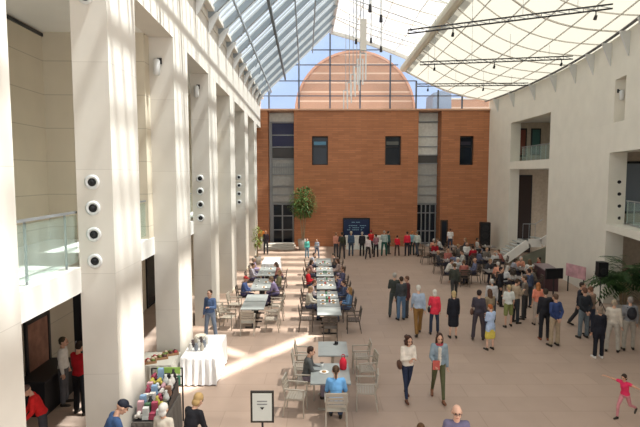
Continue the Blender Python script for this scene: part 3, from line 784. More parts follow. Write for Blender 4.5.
# --- brick building with a round gable seen through the glazing
bb = empty('brick_building', (P(355, 112, 52).x, 52, 0), 0, 'orange brick building with a round arched gable seen through the roof glazing', 'building')
r_ = 58.5/FPX*52; zc = P(355, 112, 52).z
mb = MB(); n = 28; prf = [(r_*math.cos(math.pi*k/n), zc+r_*math.sin(math.pi*k/n)) for k in range(n+1)]; prf = [(r_, 0)]+prf+[(-r_, 0)]
A = [mb.bm.verts.new((x, 0, z)) for x, z in prf]; B = [mb.bm.verts.new((x, 9, z)) for x, z in prf]
mb._f(A); mb._f(B[::-1])
for i in range(len(A)): mb._f([A[i], B[i], B[(i+1) % len(A)], A[(i+1) % len(A)]])
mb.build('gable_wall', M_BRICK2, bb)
mb = MB()
for k in range(n): 
    a, b = prf[k+1], prf[k+2]; mb.bar((a[0], -.05, a[1]), (b[0], -.05, b[1]), .2, .22)
mb.build('coping', mat('terracotta_coping', (.55, .28, .18), .7), bb)
q = P(468, 104, 50)
b2 = empty('brick_building', (q.x, 50, 0), 0, 'low pink brick block beyond the glazing at the right corner', 'building')
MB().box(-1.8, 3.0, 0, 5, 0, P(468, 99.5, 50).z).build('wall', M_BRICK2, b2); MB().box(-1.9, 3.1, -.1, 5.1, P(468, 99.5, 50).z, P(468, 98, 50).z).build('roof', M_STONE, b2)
q = P(440, 104, 45)
b3 = empty('glass_building', (q.x, 45, 0), 0, 'blue grey glazed turret beyond the glazing beside the arched brick gable', 'building')
MB().hexa([(-1.2, 0, 0), (1.3, 0, 0), (1.3, 3, 0), (-1.2, 3, 0), (-.6, 0, q.z+1.0), (1.0, 0, q.z+1.4), (1.0, 3, q.z+1.4), (-.6, 3, q.z+1.0)]).build('wall', mat('blue_grey_slate', (.22, .28, .38), .4), b3)
# ================================================================ FURNITURE
def make_chair(m, name='cafe_armchair'):
    root = empty(name, (0, 0, 0))
    mb = MB(); 
    for k in range(7): mb.box(-.22, .22, -.21+k*.062, -.21+k*.062+.05, .435, .452)
    mb.box(-.235, -.215, -.22, .22, .42, .45).box(.215, .235, -.22, .22, .42, .45); mb.build('seat', m, root)
    mb = MB()
    for k in range(4): z = .56+k*.085; y = .235+(z-.45)*.16; mb.box(-.21, .21, y-.01, y+.012, z, z+.06)
    for s in (-1, 1): mb.bar((s*.225, .225, .43), (s*.225, .30, .88), .028, .028)
    mb.bar((-.225, .30, .88), (.225, .30, .88), .03, .035); mb.build('backrest', m, root)
    for s in (-1, 1):
        MB().bar((s*.23, -.21, 0), (s*.23, -.2, .66), .028, .028).build('leg', m, root)
        MB().bar((s*.23, .29, 0), (s*.23, .215, .44), .028, .028).build('leg', m, root)
        MB().bar((s*.235, -.23, .665), (s*.235, .26, .675), .05, .022).build('armrest', m, root)
    return root
ch_l = make_chair(M_CHAIR); ch_d = make_chair(M_CHAIRD)
used = {id(ch_l): 0}
FIRST = {}
def chair(loc, rz, label, group=None, dark=False):
    src = ch_d if dark else ch_l
    o = src if not FIRST.get(dark) else copy_tree(src)
    FIRST[dark] = True
    o.location = (loc[0], loc[1], 0); o.rotation_euler.z = R(rz)
    for k in ('group',):
        if k in o: del o[k]
    tag(o, label, 'chair', group); return o
def table(cx, cy, w, l, rz, label, group=None, top=None, dark=True, h=.74):
    root = empty('cafe_table', (cx, cy, 0), R(rz), label, 'table', group)
    MB().box(-w/2, w/2, -l/2, l/2, h-.035, h).build('tabletop', top or M_TABLE, root)
    m = M_DARK if dark else M_CHAIR
    for s in (-1, 1):
        if l < 1.0 and s == 1: continue
        y = s*l*.32 if l >= 1.0 else 0
        mb = MB(); mb.tube((0, y, .03), (0, y, h-.035), .035, n=10); mb.bar((-w*.32, y, .02), (w*.32, y, .02), .07, .035); mb.bar((-w*.3, y, h-.05), (w*.3, y, h-.05), .05, .03)
        if l < 1.0: mb.bar((0, -l*.32, .02), (0, l*.32, .02), .07, .035)
        mb.build('pedestal', m, root)
    return root
def thing(name, loc, parts, label, cat, group=None, rz=0.0):
    root = empty(name, loc, rz, label, cat, group)
    for nm, mb, m in parts: mb.build(nm, m, root, True)
    return root
def cup(loc, label, group, col=(.8, .8, .78)):
    return thing('paper_cup', loc, [('cup', MB().lathe([(.028, 0), (.04, .1)], 12), cm(col, 'paper')), ('lid', MB().lathe([(.043, .1), (.043, .112), (.036, .118)], 12), cm((.1, .08, .07), 'paper'))], label, 'cup', group)
def plate(loc, label, group, col=(.8, .79, .76)):
    return thing('plate', loc, [('dish', MB().lathe([(.06, 0), (.115, .018), (.11, .022), (.06, .008)], 16), cm(col, 'paper')), ('food', MB().ball((0, 0, .025), 1, .06, .05, .025, 10), cm((.35, .2, .08), 'food'))], label, 'plate', group)
# near table group
t1 = table(.36, 13.45, .82, 1.12, 0, 'empty grey table top in the foreground group, with a small dark object on it', dark=False)
t2 = table(.25, 11.72, .95, 1.25, 0, 'foreground grey table where the woman in blue and the boy sit', dark=False)
o = thing('condiment_holder', (.45, 13.75, .741), [('tray', MB().lathe([(.07, 0), (.07, .015)], 14), M_DARK), ('jar', MB().lathe([(.03, .015), (.03, .09), (.02, .1)], 12).lathe([(.025, .015), (.025, .07)], 10, (.05, .02, 0)), M_BLACK)], 'small dark condiment holder on the empty foreground table', 'condiments')
mb = MB(); mb.lathe([(.06, 0), (.085, .02), (.095, .15), (.08, .24), (.035, .30)], 16)
hb = MB(); hb.bar((-.04, 0, .28), (-.03, 0, .38), .015).bar((.04, 0, .28), (.03, 0, .38), .015).bar((-.03, 0, .38), (.03, 0, .38), .015)
thing('red_bag', (.58, 11.95, .741), [('pouch', mb, cm((.50, .02, .04))), ('handle', hb, cm((.35, .02, .03)))], 'red bag standing upright on the foreground table beside the woman in blue', 'bag')
plate((.1, 11.75, .741), 'pale plate of food between the boy and the woman on the foreground table', None)
cup((.05, 12.1, .741), 'white paper cup on the foreground table near the boy', None)
NC = [(-.42, 13.55, 90+180, 'beige metal armchair left of the empty foreground table, far one'), (-.46, 12.85, 270, 'beige metal armchair behind the boy in the dark jacket'),
      (-.55, 11.15, 262, 'beige metal armchair at the lower left corner of the foreground table'),
      (1.15, 13.65, 90, 'beige metal armchair right of the empty foreground table, far one'), (1.22, 12.75, 97, 'beige metal armchair right of the gap between the two foreground tables'),
      (1.1, 11.45, 85, 'beige metal armchair right of the woman in blue, nearest on that side')]
# orientation: chair faces -Y locally; rz=90 makes it face +X
for x, y, a, lb in NC: chair((x, y), (90 if a > 180 else 270)+(a % 90 if a % 90 < 45 else a % 90-90), lb)
chair((.36, 10.55), 180, 'beige slatted armchair carrying the woman in blue, nearest of all')
chair((-.36, 12.0), 90, 'armchair under the boy in the dark grey jacket at the foreground table')
person((.36, 10.6), 180, 'woman in a light blue top with a dark ponytail sitting with her back to us', 'sitlean', fem=True, top=(.13, .32, .58), sleeve=.55, bot=(.05, .07, .12), hair='tail', hcol=(.06, .035, .02))
person((-.34, 12.0), 90, 'boy with short dark hair in a dark grey jacket sitting sideways at the foreground table', 'sit', top=(.075, .08, .08), bot=(.22, .18, .22), hair='short', hcol=(.035, .02, .015), topname='jacket')
# ------------------------------------------------ left row (A) and centre row (B)
def arow(sy, off=0): return -1.65-.0286*sy+off-.32
gA = 'tables of the left row'; gB = 'tables of the centre row'
tA = []
for i, Y in enumerate((18.0, 19.15, 21.0, 22.2, 24.0, 25.2)):
    x = arow(Y); table(x, Y, .85, 1.1, 1.6, ['nearest bare grey table of the left row', 'second bare grey table of the left row', 'third grey table of the left row, people on both sides', 'fourth grey table of the left row', 'fifth grey table of the left row', 'sixth grey table of the left row, before the white cloth'][i], gA, dark=True)
# white cloth table end of left row
def cloth_table(cx, cy, w, l, label, col, rz=0, h=.76, name='cloth_table'):
    t = empty('folding_table', (cx, cy, 0), R(rz), 'folding table hidden under the '+' '.join(label.split()[:10]), 'table')
    MB().box(-w/2+.02, w/2-.02, -l/2+.02, l/2-.02, h-.05, h-.012).build('tabletop', M_STEELL, t)
    for sx in (-1, 1):
        for sy in (-1, 1): MB().box(sx*(w/2-.1)-.015, sx*(w/2-.1)+.015, sy*(l/2-.1)-.015, sy*(l/2-.1)+.015, 0, h-.05).build('leg', M_DARK, t)
    mb = MB(); n = 14; ring = []
    for s_, z, fl in (('a', h, 0), ('b', h-.05, .012), ('c', .4, .03), ('d', .03, .05)):
        pts = []
        for e in range(4):
            for k in range(n):
                u = k/n; x0, y0, x1, y1 = [(-1, -1, 1, -1), (1, -1, 1, 1), (1, 1, -1, 1), (-1, 1, -1, -1)][e]
                x = x0+(x1-x0)*u; y = y0+(y1-y0)*u; r = fl*(1+.7*math.sin(k*2.3+e*1.7)) if fl else 0
                nx, ny = [(0, -1), (1, 0), (0, 1), (-1, 0)][e]
                if k == 0: nx, ny = x0*.7, y0*.7
                pts.append(mb.bm.verts.new((x*w/2+nx*r, y*l/2+ny*r, z)))
        ring.append(pts)
    for a, b in zip(ring, ring[1:]):
        for k in range(len(a)): mb._f([a[k], b[k], b[(k+1) % len(a)], a[(k+1) % len(a)]])
    mb._f(ring[0][::-1]) ; bmesh.ops.recalc_face_normals(mb.bm, faces=mb.bm.faces)
    o = mb.build('tablecloth', mat('cloth_%d' % int(col[2]*100), col, .85, var=.03), None, False, (cx, cy, 0), R(rz))
    tag(o, label, 'tablecloth')
    return t
cloth_table(arow(27.6)+.0, 27.6, .95, 2.2, 'white cloth over the far end table of the left row', (.78, .79, .80), 1.6)
def SH(lb):
    lb = lb.replace('seated ', '').replace(' side of the', ' of the').replace(', nearest on that side', '').replace(' at the right of', ', right of').replace(' at the left of', ', left of')
    return ' '.join(lb.split()[:13])
SA = [(0, 20.6, 'L', (.08, .12, .28), (.4, .03, .03), 'seated man in a navy top and red cap, left side of the left row', 'cap'), (1, 20.7, 'R', (.22, .18, .30), (.12, .08, .05), 'seated woman in purple grey, nearest on the right side of the left row', 'bob'),
      (2, 21.9, 'R', (.18, .17, .10), (.2, .13, .07), 'seated person in olive brown at the right side of the left row', 'short'), (3, 23.7, 'L', (.35, .33, .38), (.05, .03, .02), 'seated person in pale grey at the left side of the left row', 'short'),
      (4, 24.2, 'R', (.35, .16, .14), (.07, .04, .03), 'seated person in dusty red at the right side of the left row, far end', 'long'), (5, 25.3, 'L', (.25, .2, .3), (.3, .25, .2), 'seated person in mauve at the left side of the left row, farthest', 'bob')]
for k, Y, sd, col, hc, lb, hr in SA:
    x = arow(Y)+(-.72 if sd == 'L' else .72); r = 90 if sd == 'L' else -90
    chair((x, Y), r, 'armchair under the '+SH(lb), None, True)
    person((x, Y), r, lb, ('sit', 'sitlean', 'sitback')[k % 3], fem=hr in ('bob', 'long'), top=col, hair=hr, hcol=hc, bot=(.08, .07, .14), skin=k % 3)
for x, Y, r, lb in ((-3.35, 17.55, 80, 'empty metal armchair left of the nearest left row table, nearer one'), (-3.75, 18.5, 95, 'empty metal armchair between the stone piers, left of the nearest left row table'), (-3.4, 19.3, 88, 'empty metal armchair left of the second left row table'),
                    (-1.75, 17.3, 270, 'empty beige armchair at the right corner of the nearest left row table'), (-1.72, 18.3, 262, 'empty dark armchair right of the nearest left row table'), (-1.72, 19.2, 275, 'empty armchair right of the second left row table'), (-2.55, 16.95, 183, 'empty armchair at the near end of the left row')):
    chair((x, Y), r, lb)
for i, Y in enumerate((17.3, 18.45, 19.7, 21.2, 22.35, 23.9, 25.1, 26.6, 27.8)):
    table(.33-.012*(Y-17), Y, .85, 1.1, 0, ['nearest table of the centre row, bare grey with a dark edge', 'second table of the centre row with plates', 'third table of the centre row', 'fourth table of the centre row', 'fifth table of the centre row', 'sixth table of the centre row', 'seventh table of the centre row', 'eighth table of the centre row', 'last table of the centre row, near the brick wall'][i], gB)
chair((.35, 16.35), 180, 'empty dark wire armchair at the near end of the centre row', None, True)
chair((1.18, 17.2), 270, 'empty dark armchair at the near right corner of the centre row', None, True)
chair((-.48, 17.35), 92, 'empty dark armchair at the near left corner of the centre row', None, True)
SB = [(18.7, 'L', (.50, .46, .38), 'bob', (.30, .2, .12), 'seated woman in a cream cardigan, nearest on the left side of the centre row'), (20.0, 'L', (.45, .40, .42), 'short', (.12, .05, .03), 'seated person in pale pink, second on the left side of the centre row'),
      (22.4, 'L', (.55, .02, .03), 'short', (.09, .04, .03), 'seated person in bright red in the centre row'), (24.6, 'L', (.35, .22, .2), 'long', (.05, .03, .02), 'seated person in dusty rose, left side of the centre row'),
      (27.2, 'L', (.3, .3, .33), 'short', (.05, .03, .02), 'seated person in grey, far left side of the centre row'),
      (18.5, 'R', (.12, .22, .38), 'long', (.26, .15, .06), 'seated tan haired woman in denim blue, nearest on the right of the centre row'), (19.8, 'R', (.07, .09, .16), 'short', (.03, .02, .02), 'seated person in dark navy, second on the right side of the centre row'),
      (21.4, 'R', (.12, .11, .22), 'bob', (.08, .06, .08), 'seated person in plaid purple, right side of the centre row'), (22.7, 'R', (.10, .10, .17), 'short', (.1, .06, .04), 'seated person in dark violet, right side of the centre row'),
      (25.0, 'R', (.40, .30, .27), 'long', (.06, .03, .02), 'seated person in pale peach with long dark hair, right side of the centre row'), (27.0, 'R', (.12, .10, .09), 'short', (.04, .03, .02), 'seated person in dark brown, far right side of the centre row')]
for k, (Y, sd, col, hr, hc, lb) in enumerate(SB):
    x = .33-.012*(Y-17)+(-.78 if sd == 'L' else .78); r = 90 if sd == 'L' else -90
    chair((x, Y), r, 'armchair under the '+SH(lb), None, True)
    person((x, Y), r+(k*7 % 11-5), lb, ('sit', 'sitlean', 'sitback')[k % 3], fem=hr in ('bob', 'long'), top=col, hair=hr, hcol=hc, bot=(.07, .08, .13), skin=k % 3)
rnd = random.Random(3)
for Y in (18.2, 18.7, 19.5, 21.3, 22.3, 23.8, 25.0, 26.6):
    for s in (-1, 1):
        plate((.33-.012*(Y-17)+s*.2, Y+rnd.uniform(-.12, .12), .741), 'small pale plate of food on the centre row tables', 'plates on the centre row')
        cup((.33-.012*(Y-17)+s*.05, Y+.25+rnd.uniform(-.02, .02), .741), 'paper cup on the centre row tables', 'cups on the centre row', rnd.choice([(.8, .8, .78), (.1, .3, .15), (.5, .08, .06)]))
for Y in (20.9, 21.9, 23.9, 25.1):
    plate((arow(Y)+.15, Y, .741), 'small pale plate of food on the left row tables', 'plates on the left row'); cup((arow(Y)-.2, Y+.15, .741), 'paper cup on the left row tables', 'cups on the left row')
# ------------------------------------------------ right cafe area
rc = random.Random(11)
CT = [(437, 264), (431, 256), (456, 257), (460, 283), (470, 265), (493, 285), (488, 257), (490, 271), (524, 282), (451, 273), (520, 293)]
TL = ['left front', 'far left', 'far centre', 'front centre', 'middle', 'front right', 'back right', 'stair side', 'right end', 'nearest', 'rear speaker side']
TC = [(.30, .01, .02), (.62, .60, .57), (.70, .32, .22), (.06, .06, .07), (.5, .48, .44), (.12, .13, .2), (.35, .12, .10), (.55, .55, .55), (.16, .14, .12), (.25, .25, .28)]
HC_ = [(.03, .02, .015), (.12, .07, .04), (.45, .43, .40), (.28, .18, .09), (.06, .04, .03)]
cn = {'(0.3': 'dark red'}
CNAME = ['dark red', 'off white', 'salmon', 'black', 'cream', 'slate blue', 'brick red', 'light grey', 'dark brown', 'grey']
pc = 0; PLACED = []
DIRS = ['left', 'right', 'near', 'far']
for i, (px, py) in enumerate(CT):
    p = G(px, py); table(p.x, p.y, .85, .85, 0, 'square cafe table in the crowded right area, %s' % TL[i], 'cafe tables in the right area', top=mat('brown_grey_top', (.20, .18, .17), .4))
    for k, (dx, dy, rz) in enumerate(((-.72, 0, 90), (.72, 0, -90), (0, -.72, 180), (0, .72, 0))):
        if i in (1, 2, 10) and k == 3: continue
        occ = rc.random() < (.85 if i not in (0, 1) else .3)
        x, y = p.x+dx, p.y+dy
        if any((x-a_)**2+(y-b_)**2 < .62**2 for a_, b_ in PLACED) or any((x-G(*c_).x)**2+(y-G(*c_).y)**2 < .68**2 for c_ in CT) or x > 11.5: continue
        PLACED.append((x, y))
        chair((x, y), rz+rc.uniform(-10, 10), 'dark metal armchair on the %s side of the %s cafe table' % (DIRS[k], TL[i]), None, True)
        if occ:
            c = pc % len(TC); hr = ['short', 'bob', 'short', 'long', 'short', 'fringe'][pc % 6]
            person((x, y), rz, 'seated diner in %s on the %s side of the %s cafe table' % (CNAME[c], DIRS[k], TL[i]), ('sit', 'sitlean', 'sitback')[pc % 3], fem=hr in ('bob', 'long'), top=TC[c], hair=hr, hcol=HC_[pc % 5], skin=pc % 3, bot=(.05, .05, .07))
            pc += 1
    plate((p.x+.1, p.y-.1, .741), 'small plate on a cafe table of the right area', 'plates in the right area')
    cup((p.x-.18, p.y+.12, .741), 'paper cup on a cafe table of the right area', 'cups in the right area')
# ------------------------------------------------ standing people
def PP(px, py, rz, label, **k): return person(G(px, py), rz, label, **k)
PP(407, 400, 14, 'woman with curly dark hair in a cream sweater and navy jeans walking towards us', pose='walkhug', h=1.68, fem=True, top=(.66, .60, .52), bot=(.022, .03, .06), legs='slim', hair='curly', hcol=(.05, .022, .015), shoe=(.12, .05, .03), topname='sweater', extra=shoulder_bag((.10, .05, .035), -1))
def inner_shirt(e, S):
    mb = MB(); u = S['u']; w = S['w']; o = S['pel']
    for k in range(6): mb.ball(o+u*(.02+.075*k)+w*(.085+.004*k), 1, .055, .06, .06, 10)
    me = remesh(mb, .016, 2); me.materials.append(cm((.58, .53, .46))); link('inner_shirt', me, e)
def bookx(e, S):
    A = S['arms'][0]; mb = MB(); c = A[2]+A[3]*.05+V((0, -.02, .03)); mb.box(c.x-.09, c.x+.09, c.y-.03, c.y, c.z-.12, c.z+.1); mb.build('folder', cm((.45, .1, .08)), e)
PP(438, 400, -4, 'woman with long dark hair in a denim jacket and olive trousers walking towards us', pose='walkbag', h=1.76, fem=True, top=(.22, .28, .32), bot=(.085, .09, .045), legs='slim', hair='long', hcol=(.04, .02, .015), shoe=(.20, .09, .05), topname='denim_jacket', extra=both(scarf((.35, .06, .07)), inner_shirt, bookx))
q = G(457, 427); person(G(457, 403, 1.78), -8, 'bald man in glasses and a mauve shirt at the bottom edge', 'stance', h=1.76, top=(.14, .13, .21), sleeve=.55, bot=(.1, .1, .13), hair='fringe', hcol=(.2, .17, .15), skin=1, extra=glasses)
person(G(421, 423, 1.44), 175, 'brown haired child whose crown just shows at the bottom edge', 'stand', h=1.44, top=(.3, .2, .1), hair='short', hcol=(.09, .045, .02))
PP(394, 317, 165, 'grey haired man in a black jacket in the group of three at the centre', pose='stance', h=1.78, top=(.045, .05, .045), bot=(.06, .07, .07), hair='short', hcol=(.35, .33, .30), topname='jacket')
PP(401, 320, 195, 'man in dark grey jacket and blue jeans in the group of three at the centre', pose='stand', h=1.72, top=(.05, .055, .06), bot=(.10, .17, .27), hair='short', hcol=(.05, .03, .02), topname='jacket')
PP(407, 317, -100, 'person in a dark maroon coat in the group of three at the centre', pose='fold', h=1.66, top=(.10, .035, .04), ln=.35, bot=(.07, .07, .08), hair='short', hcol=(.12, .06, .04), topname='coat')
PP(418, 335, 178, 'white haired man in a pale blue shirt and brown trousers seen from behind', pose='walk', h=1.80, top=(.33, .40, .50), sleeve=.95, bot=(.21, .11, .035), hair='short', hcol=(.55, .53, .48), skin=1)
PP(434, 334, 175, 'white haired woman in a coral red jacket and dark trousers seen from behind', pose='stance', h=1.60, fem=True, top=(.72, .045, .08), ln=.25, bot=(.03, .04, .07), hair='bob', hcol=(.62, .60, .54), topname='jacket', extra=shoulder_bag((.02, .02, .025), 1))
PP(453, 338, 180, 'blonde woman in a black knee length coat with bare legs seen from behind', pose='stand', h=1.66, fem=True, top=(.014, .015, .022), ln=.9, legs='skirt', bot=(.014, .015, .022), hair='bob', hcol=(.42, .32, .16), topname='coat', skin=1)
PP(454, 300, 170, 'person in a dark patterned top walking away behind the woman in black', pose='walk', h=1.70, top=(.05, .055, .045), bot=(.05, .05, .05), hair='short', hcol=(.10, .06, .03))
PP(478, 340, 150, 'man in a dark jacket with a brown bag in the cluster right of the centre', pose='stance', h=1.74, top=(.05, .045, .06), bot=(.06, .05, .06), hair='short', hcol=(.03, .02, .02), topname='jacket', extra=shoulder_bag((.13, .07, .05), 1))
PP(489, 336, -165, 'woman in an olive beige jacket beside the man with the brown bag', pose='fold', h=1.68, fem=True, top=(.25, .20, .13), bot=(.05, .06, .11), hair='long', hcol=(.10, .05, .03), topname='jacket')
PP(490, 350, 200, 'woman in a light blue tunic with a yellow skirt right of the centre', pose='phone', h=1.50, fem=True, top=(.38, .48, .66), sleeve=.55, ln=.5, bot=(.62, .50, .10), legs='skirt', hair='short', hcol=(.35, .10, .03), topname='tunic', skin=1)
PP(491, 322, 170, 'person with grey hair behind the light blue tunic', pose='stand', h=1.68, top=(.45, .45, .46), bot=(.06, .06, .07), hair='short', hcol=(.4, .38, .35))
PP(508, 327, 185, 'person in a white tee and olive shorts seen from behind', pose='stance', h=1.58, top=(.62, .64, .60), sleeve=.5, bot=(.20, .22, .08), legs='shorts', hair='short', hcol=(.40, .30, .16))
PP(515, 323, 110, 'person in a tan vest and dark trousers next to the white tee', pose='phone', h=1.72, top=(.34, .27, .19), bot=(.03, .035, .04), hair='short', hcol=(.05, .03, .02))
PP(524, 319, -120, 'person in a grey brown jacket standing right of the tan vest', pose='fold', h=1.74, top=(.20, .17, .14), bot=(.04, .04, .04), hair='short', hcol=(.09, .06, .04))
PP(500, 306, 60, 'person in black by the front right cafe table', pose='stance', h=1.7, top=(.02, .02, .025), bot=(.02, .02, .02), hair='short', hcol=(.03, .02, .02))
PP(528, 308, 200, 'person in a dark blue top behind the salmon shirt', pose='stand', h=1.70, top=(.06, .08, .14), bot=(.05, .06, .07), hair='short', hcol=(.03, .02, .02))
PP(537, 325, 178, 'red haired woman in a salmon shirt and pale trousers seen from behind', pose='stand', h=1.62, fem=True, top=(.70, .24, .16), sleeve=.55, bot=(.42, .35, .30), hair='long', hcol=(.36, .14, .05))
PP(544, 340, 170, 'man in black clothes beside the navy hooded man', pose='stand', h=1.78, top=(.02, .02, .024), bot=(.02, .022, .026), hair='short', hcol=(.04, .03, .02), shoe=(.2, .06, .03))
PP(554, 346, 195, 'man in a navy hooded top and khaki trousers seen from behind', pose='behind', h=1.76, top=(.03, .05, .14), bot=(.36, .28, .19), hair='short', hcol=(.10, .06, .04), topname='hoodie')
PP(579, 327, 60, 'person in a black jacket with one leg forward, left of the jeans pair', pose='walk', h=1.72, top=(.02, .022, .03), bot=(.03, .03, .035), hair='short', hcol=(.04, .025, .02), topname='jacket')
PP(583, 338, 190, 'man in a dark jacket and faded jeans standing left of the tripod speaker', pose='behind', h=1.78, top=(.025, .028, .034), bot=(.14, .17, .19), hair='short', hcol=(.12, .06, .04), topname='jacket')
PP(590, 335, -150, 'man in a brown checked shirt under the tripod speaker', pose='phone', h=1.74, top=(.22, .15, .11), bot=(.05, .06, .09), hair='short', hcol=(.14, .07, .04))
PP(598, 358, 182, 'person in a loose black coat and white shoes seen from behind', pose='stand', h=1.62, top=(.012, .014, .02), ln=.55, bot=(.014, .015, .02), hair='bob', hcol=(.22, .17, .13), shoe=(.62, .60, .57), topname='coat')
PP(612, 352, 140, 'person in a cream jacket and pale trousers between the black coat and the backpack', pose='stance', h=1.70, top=(.50, .45, .38), bot=(.38, .35, .30), hair='short', hcol=(.35, .28, .2), topname='jacket')
PP(628, 350, 165, 'man in a grey shirt with a black backpack at the right edge', pose='stance', h=1.74, top=(.22, .22, .23), bot=(.34, .31, .26), hair='short', hcol=(.25, .22, .2), extra=backpack((.02, .02, .025)))
PP(624, 418, -60, 'small girl in a red top and pink trousers running with arms spread', pose='run', h=1.13, fem=True, top=(.62, .03, .10), sleeve=.2, bot=(.50, .20, .22), legs='slim', hair='bob', hcol=(.03, .018, .012), skin=2)
# far group by the brick wall
FG = [(266, 254, 0, (.04, .03, .04), (.05, .05, .06), 1.7, 'dark dressed person by the left glass doors', 'stand', (.30, .12, .04)),
 (307, 258, 20, (.10, .42, .36), (.12, .25, .35), 1.35, 'child in a teal top below the indoor tree', 'stand', (.05, .03, .02)), (317, 258, -30, (.32, .36, .42), (.12, .16, .25), 1.3, 'child in grey beside the teal child', 'stance', (.12, .07, .04)),
 (336, 257, 150, (.55, .25, .18), (.06, .06, .07), 1.7, 'person in peach behind the backpacker', 'stand', (.2, .1, .05)),
 (342, 259, 178, (.045, .05, .045), (.05, .05, .055), 1.82, 'broad backpacker in dark olive at the end of the centre row', 'stance', (.04, .03, .02)),
 (351, 256, 180, (.06, .10, .16), (.05, .07, .1), 1.75, 'fair haired person in dark blue facing the blue screen', 'stand', (.55, .48, .35)),
 (362, 256, 176, (.03, .03, .035), (.03, .03, .035), 1.7, 'person in black facing the blue screen', 'stand', (.45, .40, .35)),
 (368, 259, 160, (.62, .55, .56), (.04, .035, .04), 1.55, 'woman in a pale pink top near the blue screen', 'walk', (.06, .04, .03)),
 (371, 254, 190, (.60, .03, .03), (.06, .05, .05), 1.72, 'person in red half hidden at the screen', 'stand', (.3, .03, .03)),
 (376, 257, 200, (.30, .16, .19), (.03, .03, .035), 1.6, 'woman in dusty mauve near the screen', 'fold', (.05, .03, .02)),
 (384, 256, 170, (.36, .44, .42), (.03, .10, .08), 1.78, 'tall person in pale grey green with dark green trousers', 'stance', (.35, .3, .24)),
 (388, 254, 120, (.05, .13, .12), (.03, .05, .05), 1.65, 'person in dark teal behind the tall one', 'stand', (.05, .04, .03)),
 (397, 256, 165, (.62, .02, .04), (.08, .05, .05), 1.45, 'shorter person in crimson left of the red sweater', 'stance', (.05, .03, .02)),
 (407, 256, 185, (.65, .03, .06), (.03, .03, .04), 1.72, 'person in a bright red sweater and black trousers', 'stand', (.05, .03, .02)),
 (412, 255, 150, (.20, .38, .42), (.03, .06, .07), 1.7, 'person in turquoise between the red sweater and the grey top', 'stand', (.45, .15, .05)),
 (417, 256, 200, (.50, .54, .50), (.05, .06, .08), 1.75, 'person in a pale grey green top, rightmost of the standing line', 'walk', (.2, .15, .1)),
 (450, 251, 170, (.70, .68, .66), (.05, .06, .09), 1.7, 'person in a white shirt by the brown door', 'stand', (.12, .05, .03)),
 (462, 249, 100, (.05, .06, .05), (.05, .05, .05), 1.6, 'dark person in front of the right brick block', 'stand', (.05, .04, .03))]
for px, py, rz, tc_, bc, h, lb, po, hc in FG:
    if px == 462: continue
    PP(px, py, rz, lb, pose=po, h=h, top=tc_, bot=bc, hair='short', hcol=hc, sleeve=.95 if px != 450 else .5, extra=backpack((.03, .035, .02)) if px == 342 else None)
# left: people around the market tables and at the first bay
person((-5.62, 11.1), 160, 'person in a red top and black trousers standing in the shadow of the first bay', 'phone', h=1.76, top=(.42, .012, .02), bot=(.012, .012, .015), hair='short', hcol=(.03, .02, .015))
person((-5.55, 9.45), -60, 'person in a red jacket with a brown cap bending near the first pier', 'reach', h=1.55, top=(.60, .02, .02), bot=(.05, .05, .06), hair='cap', hcol=(.10, .06, .05), topname='jacket')
person((-6.25, 11.6), 100, 'person in white half hidden behind the red top shopper', 'stand', h=1.70, top=(.62, .60, .56), bot=(.08, .08, .09), hair='short', hcol=(.06, .05, .03))
person(G(104, 408, 1.66), 125, 'man in a dark blue shirt and black cap leaning over the market stall', 'reach', h=1.80, top=(.045, .09, .20), bot=(.05, .06, .08), hair='cap', hcol=(.015, .018, .03))
person(G(163, 402, 1.62), 165, 'silver haired person in a cream printed top at the market stall', 'stance', h=1.60, fem=True, top=(.55, .50, .42), bot=(.2, .2, .2), hair='bob', hcol=(.62, .60, .56))
person(G(187, 402, 1.60), 150, 'blonde woman in a black top at the right of the market stall', 'reach', h=1.72, fem=True, top=(.014, .014, .018), bot=(.05, .05, .06), hair='bob', hcol=(.36, .24, .10))
person((-3.72, 16.3), -20, 'man in a navy vest and blue shirt standing behind the white cloth table', 'stance', h=1.74, top=(.10, .16, .30), bot=(.22, .28, .38), hair='short', hcol=(.05, .03, .02), skin=1)
# ------------------------------------------------ market tables
cloth_table(-3.28, 13.62, .9, 1.9, 'crisp white cloth on the sunlit market table beside the pier', (.82, .82, .82), 1.6)
cloth_table(-4.28, 12.62, .95, .95, 'pale beige cloth on the table holding trays, in the shade of the pier', (.50, .49, .43), 1.6)
cloth_table(-3.40, 9.9, .62, 1.3, 'dark cloth under the heaps of colourful wares', (.10, .09, .08), 1.6)
ds = empty('display_steps', (-3.40, 9.9, .762), R(1.6), 'dark stepped display stand on the market stall, covered by colourful wares', 'display stand')
for k in range(8): MB().box(-.29, .29, -.6+k*.15, -.45+k*.15, 0, .02+.05*k).build('step', M_DARK, ds)
rg = random.Random(5)
for k in range(3):
    x = -4.46+k*.2; y = 12.32+k*.3
    tr = empty('wicker_tray', (x+.02, y, .762), R(25), '%s tray of small wares on the beige cloth' % ['nearest dark', 'middle brown', 'farthest red brown'][k], 'tray')
    MB().box(-.2, .2, -.13, .13, 0, .02).box(-.2, .2, -.13, -.115, .02, .06).box(-.2, .2, .115, .13, .02, .06).box(-.2, -.185, -.115, .115, .02, .06).box(.185, .2, -.115, .115, .02, .06).build('rim', M_WOOD, tr)
    for j in range(6):
        q = tr.location; a = (j % 3-1)*.12; b = (j//3-.5)*.11; ca, sa = math.cos(R(25)), math.sin(R(25))
        o = MB().ball((0, 0, .045), 1, .052, .045, .045, 10).build('trinket', cm([(.35, .05, .06), (.5, .4, .3), (.15, .2, .06), (.1, .05, .05)][(j+k) % 4], 'glaze'), None, True, (q.x+a*ca-b*sa, q.y+a*sa+b*ca, .783))
        tag(o, 'small rounded trinket lying in a tray on the beige cloth', 'trinket', 'trinkets in the trays')
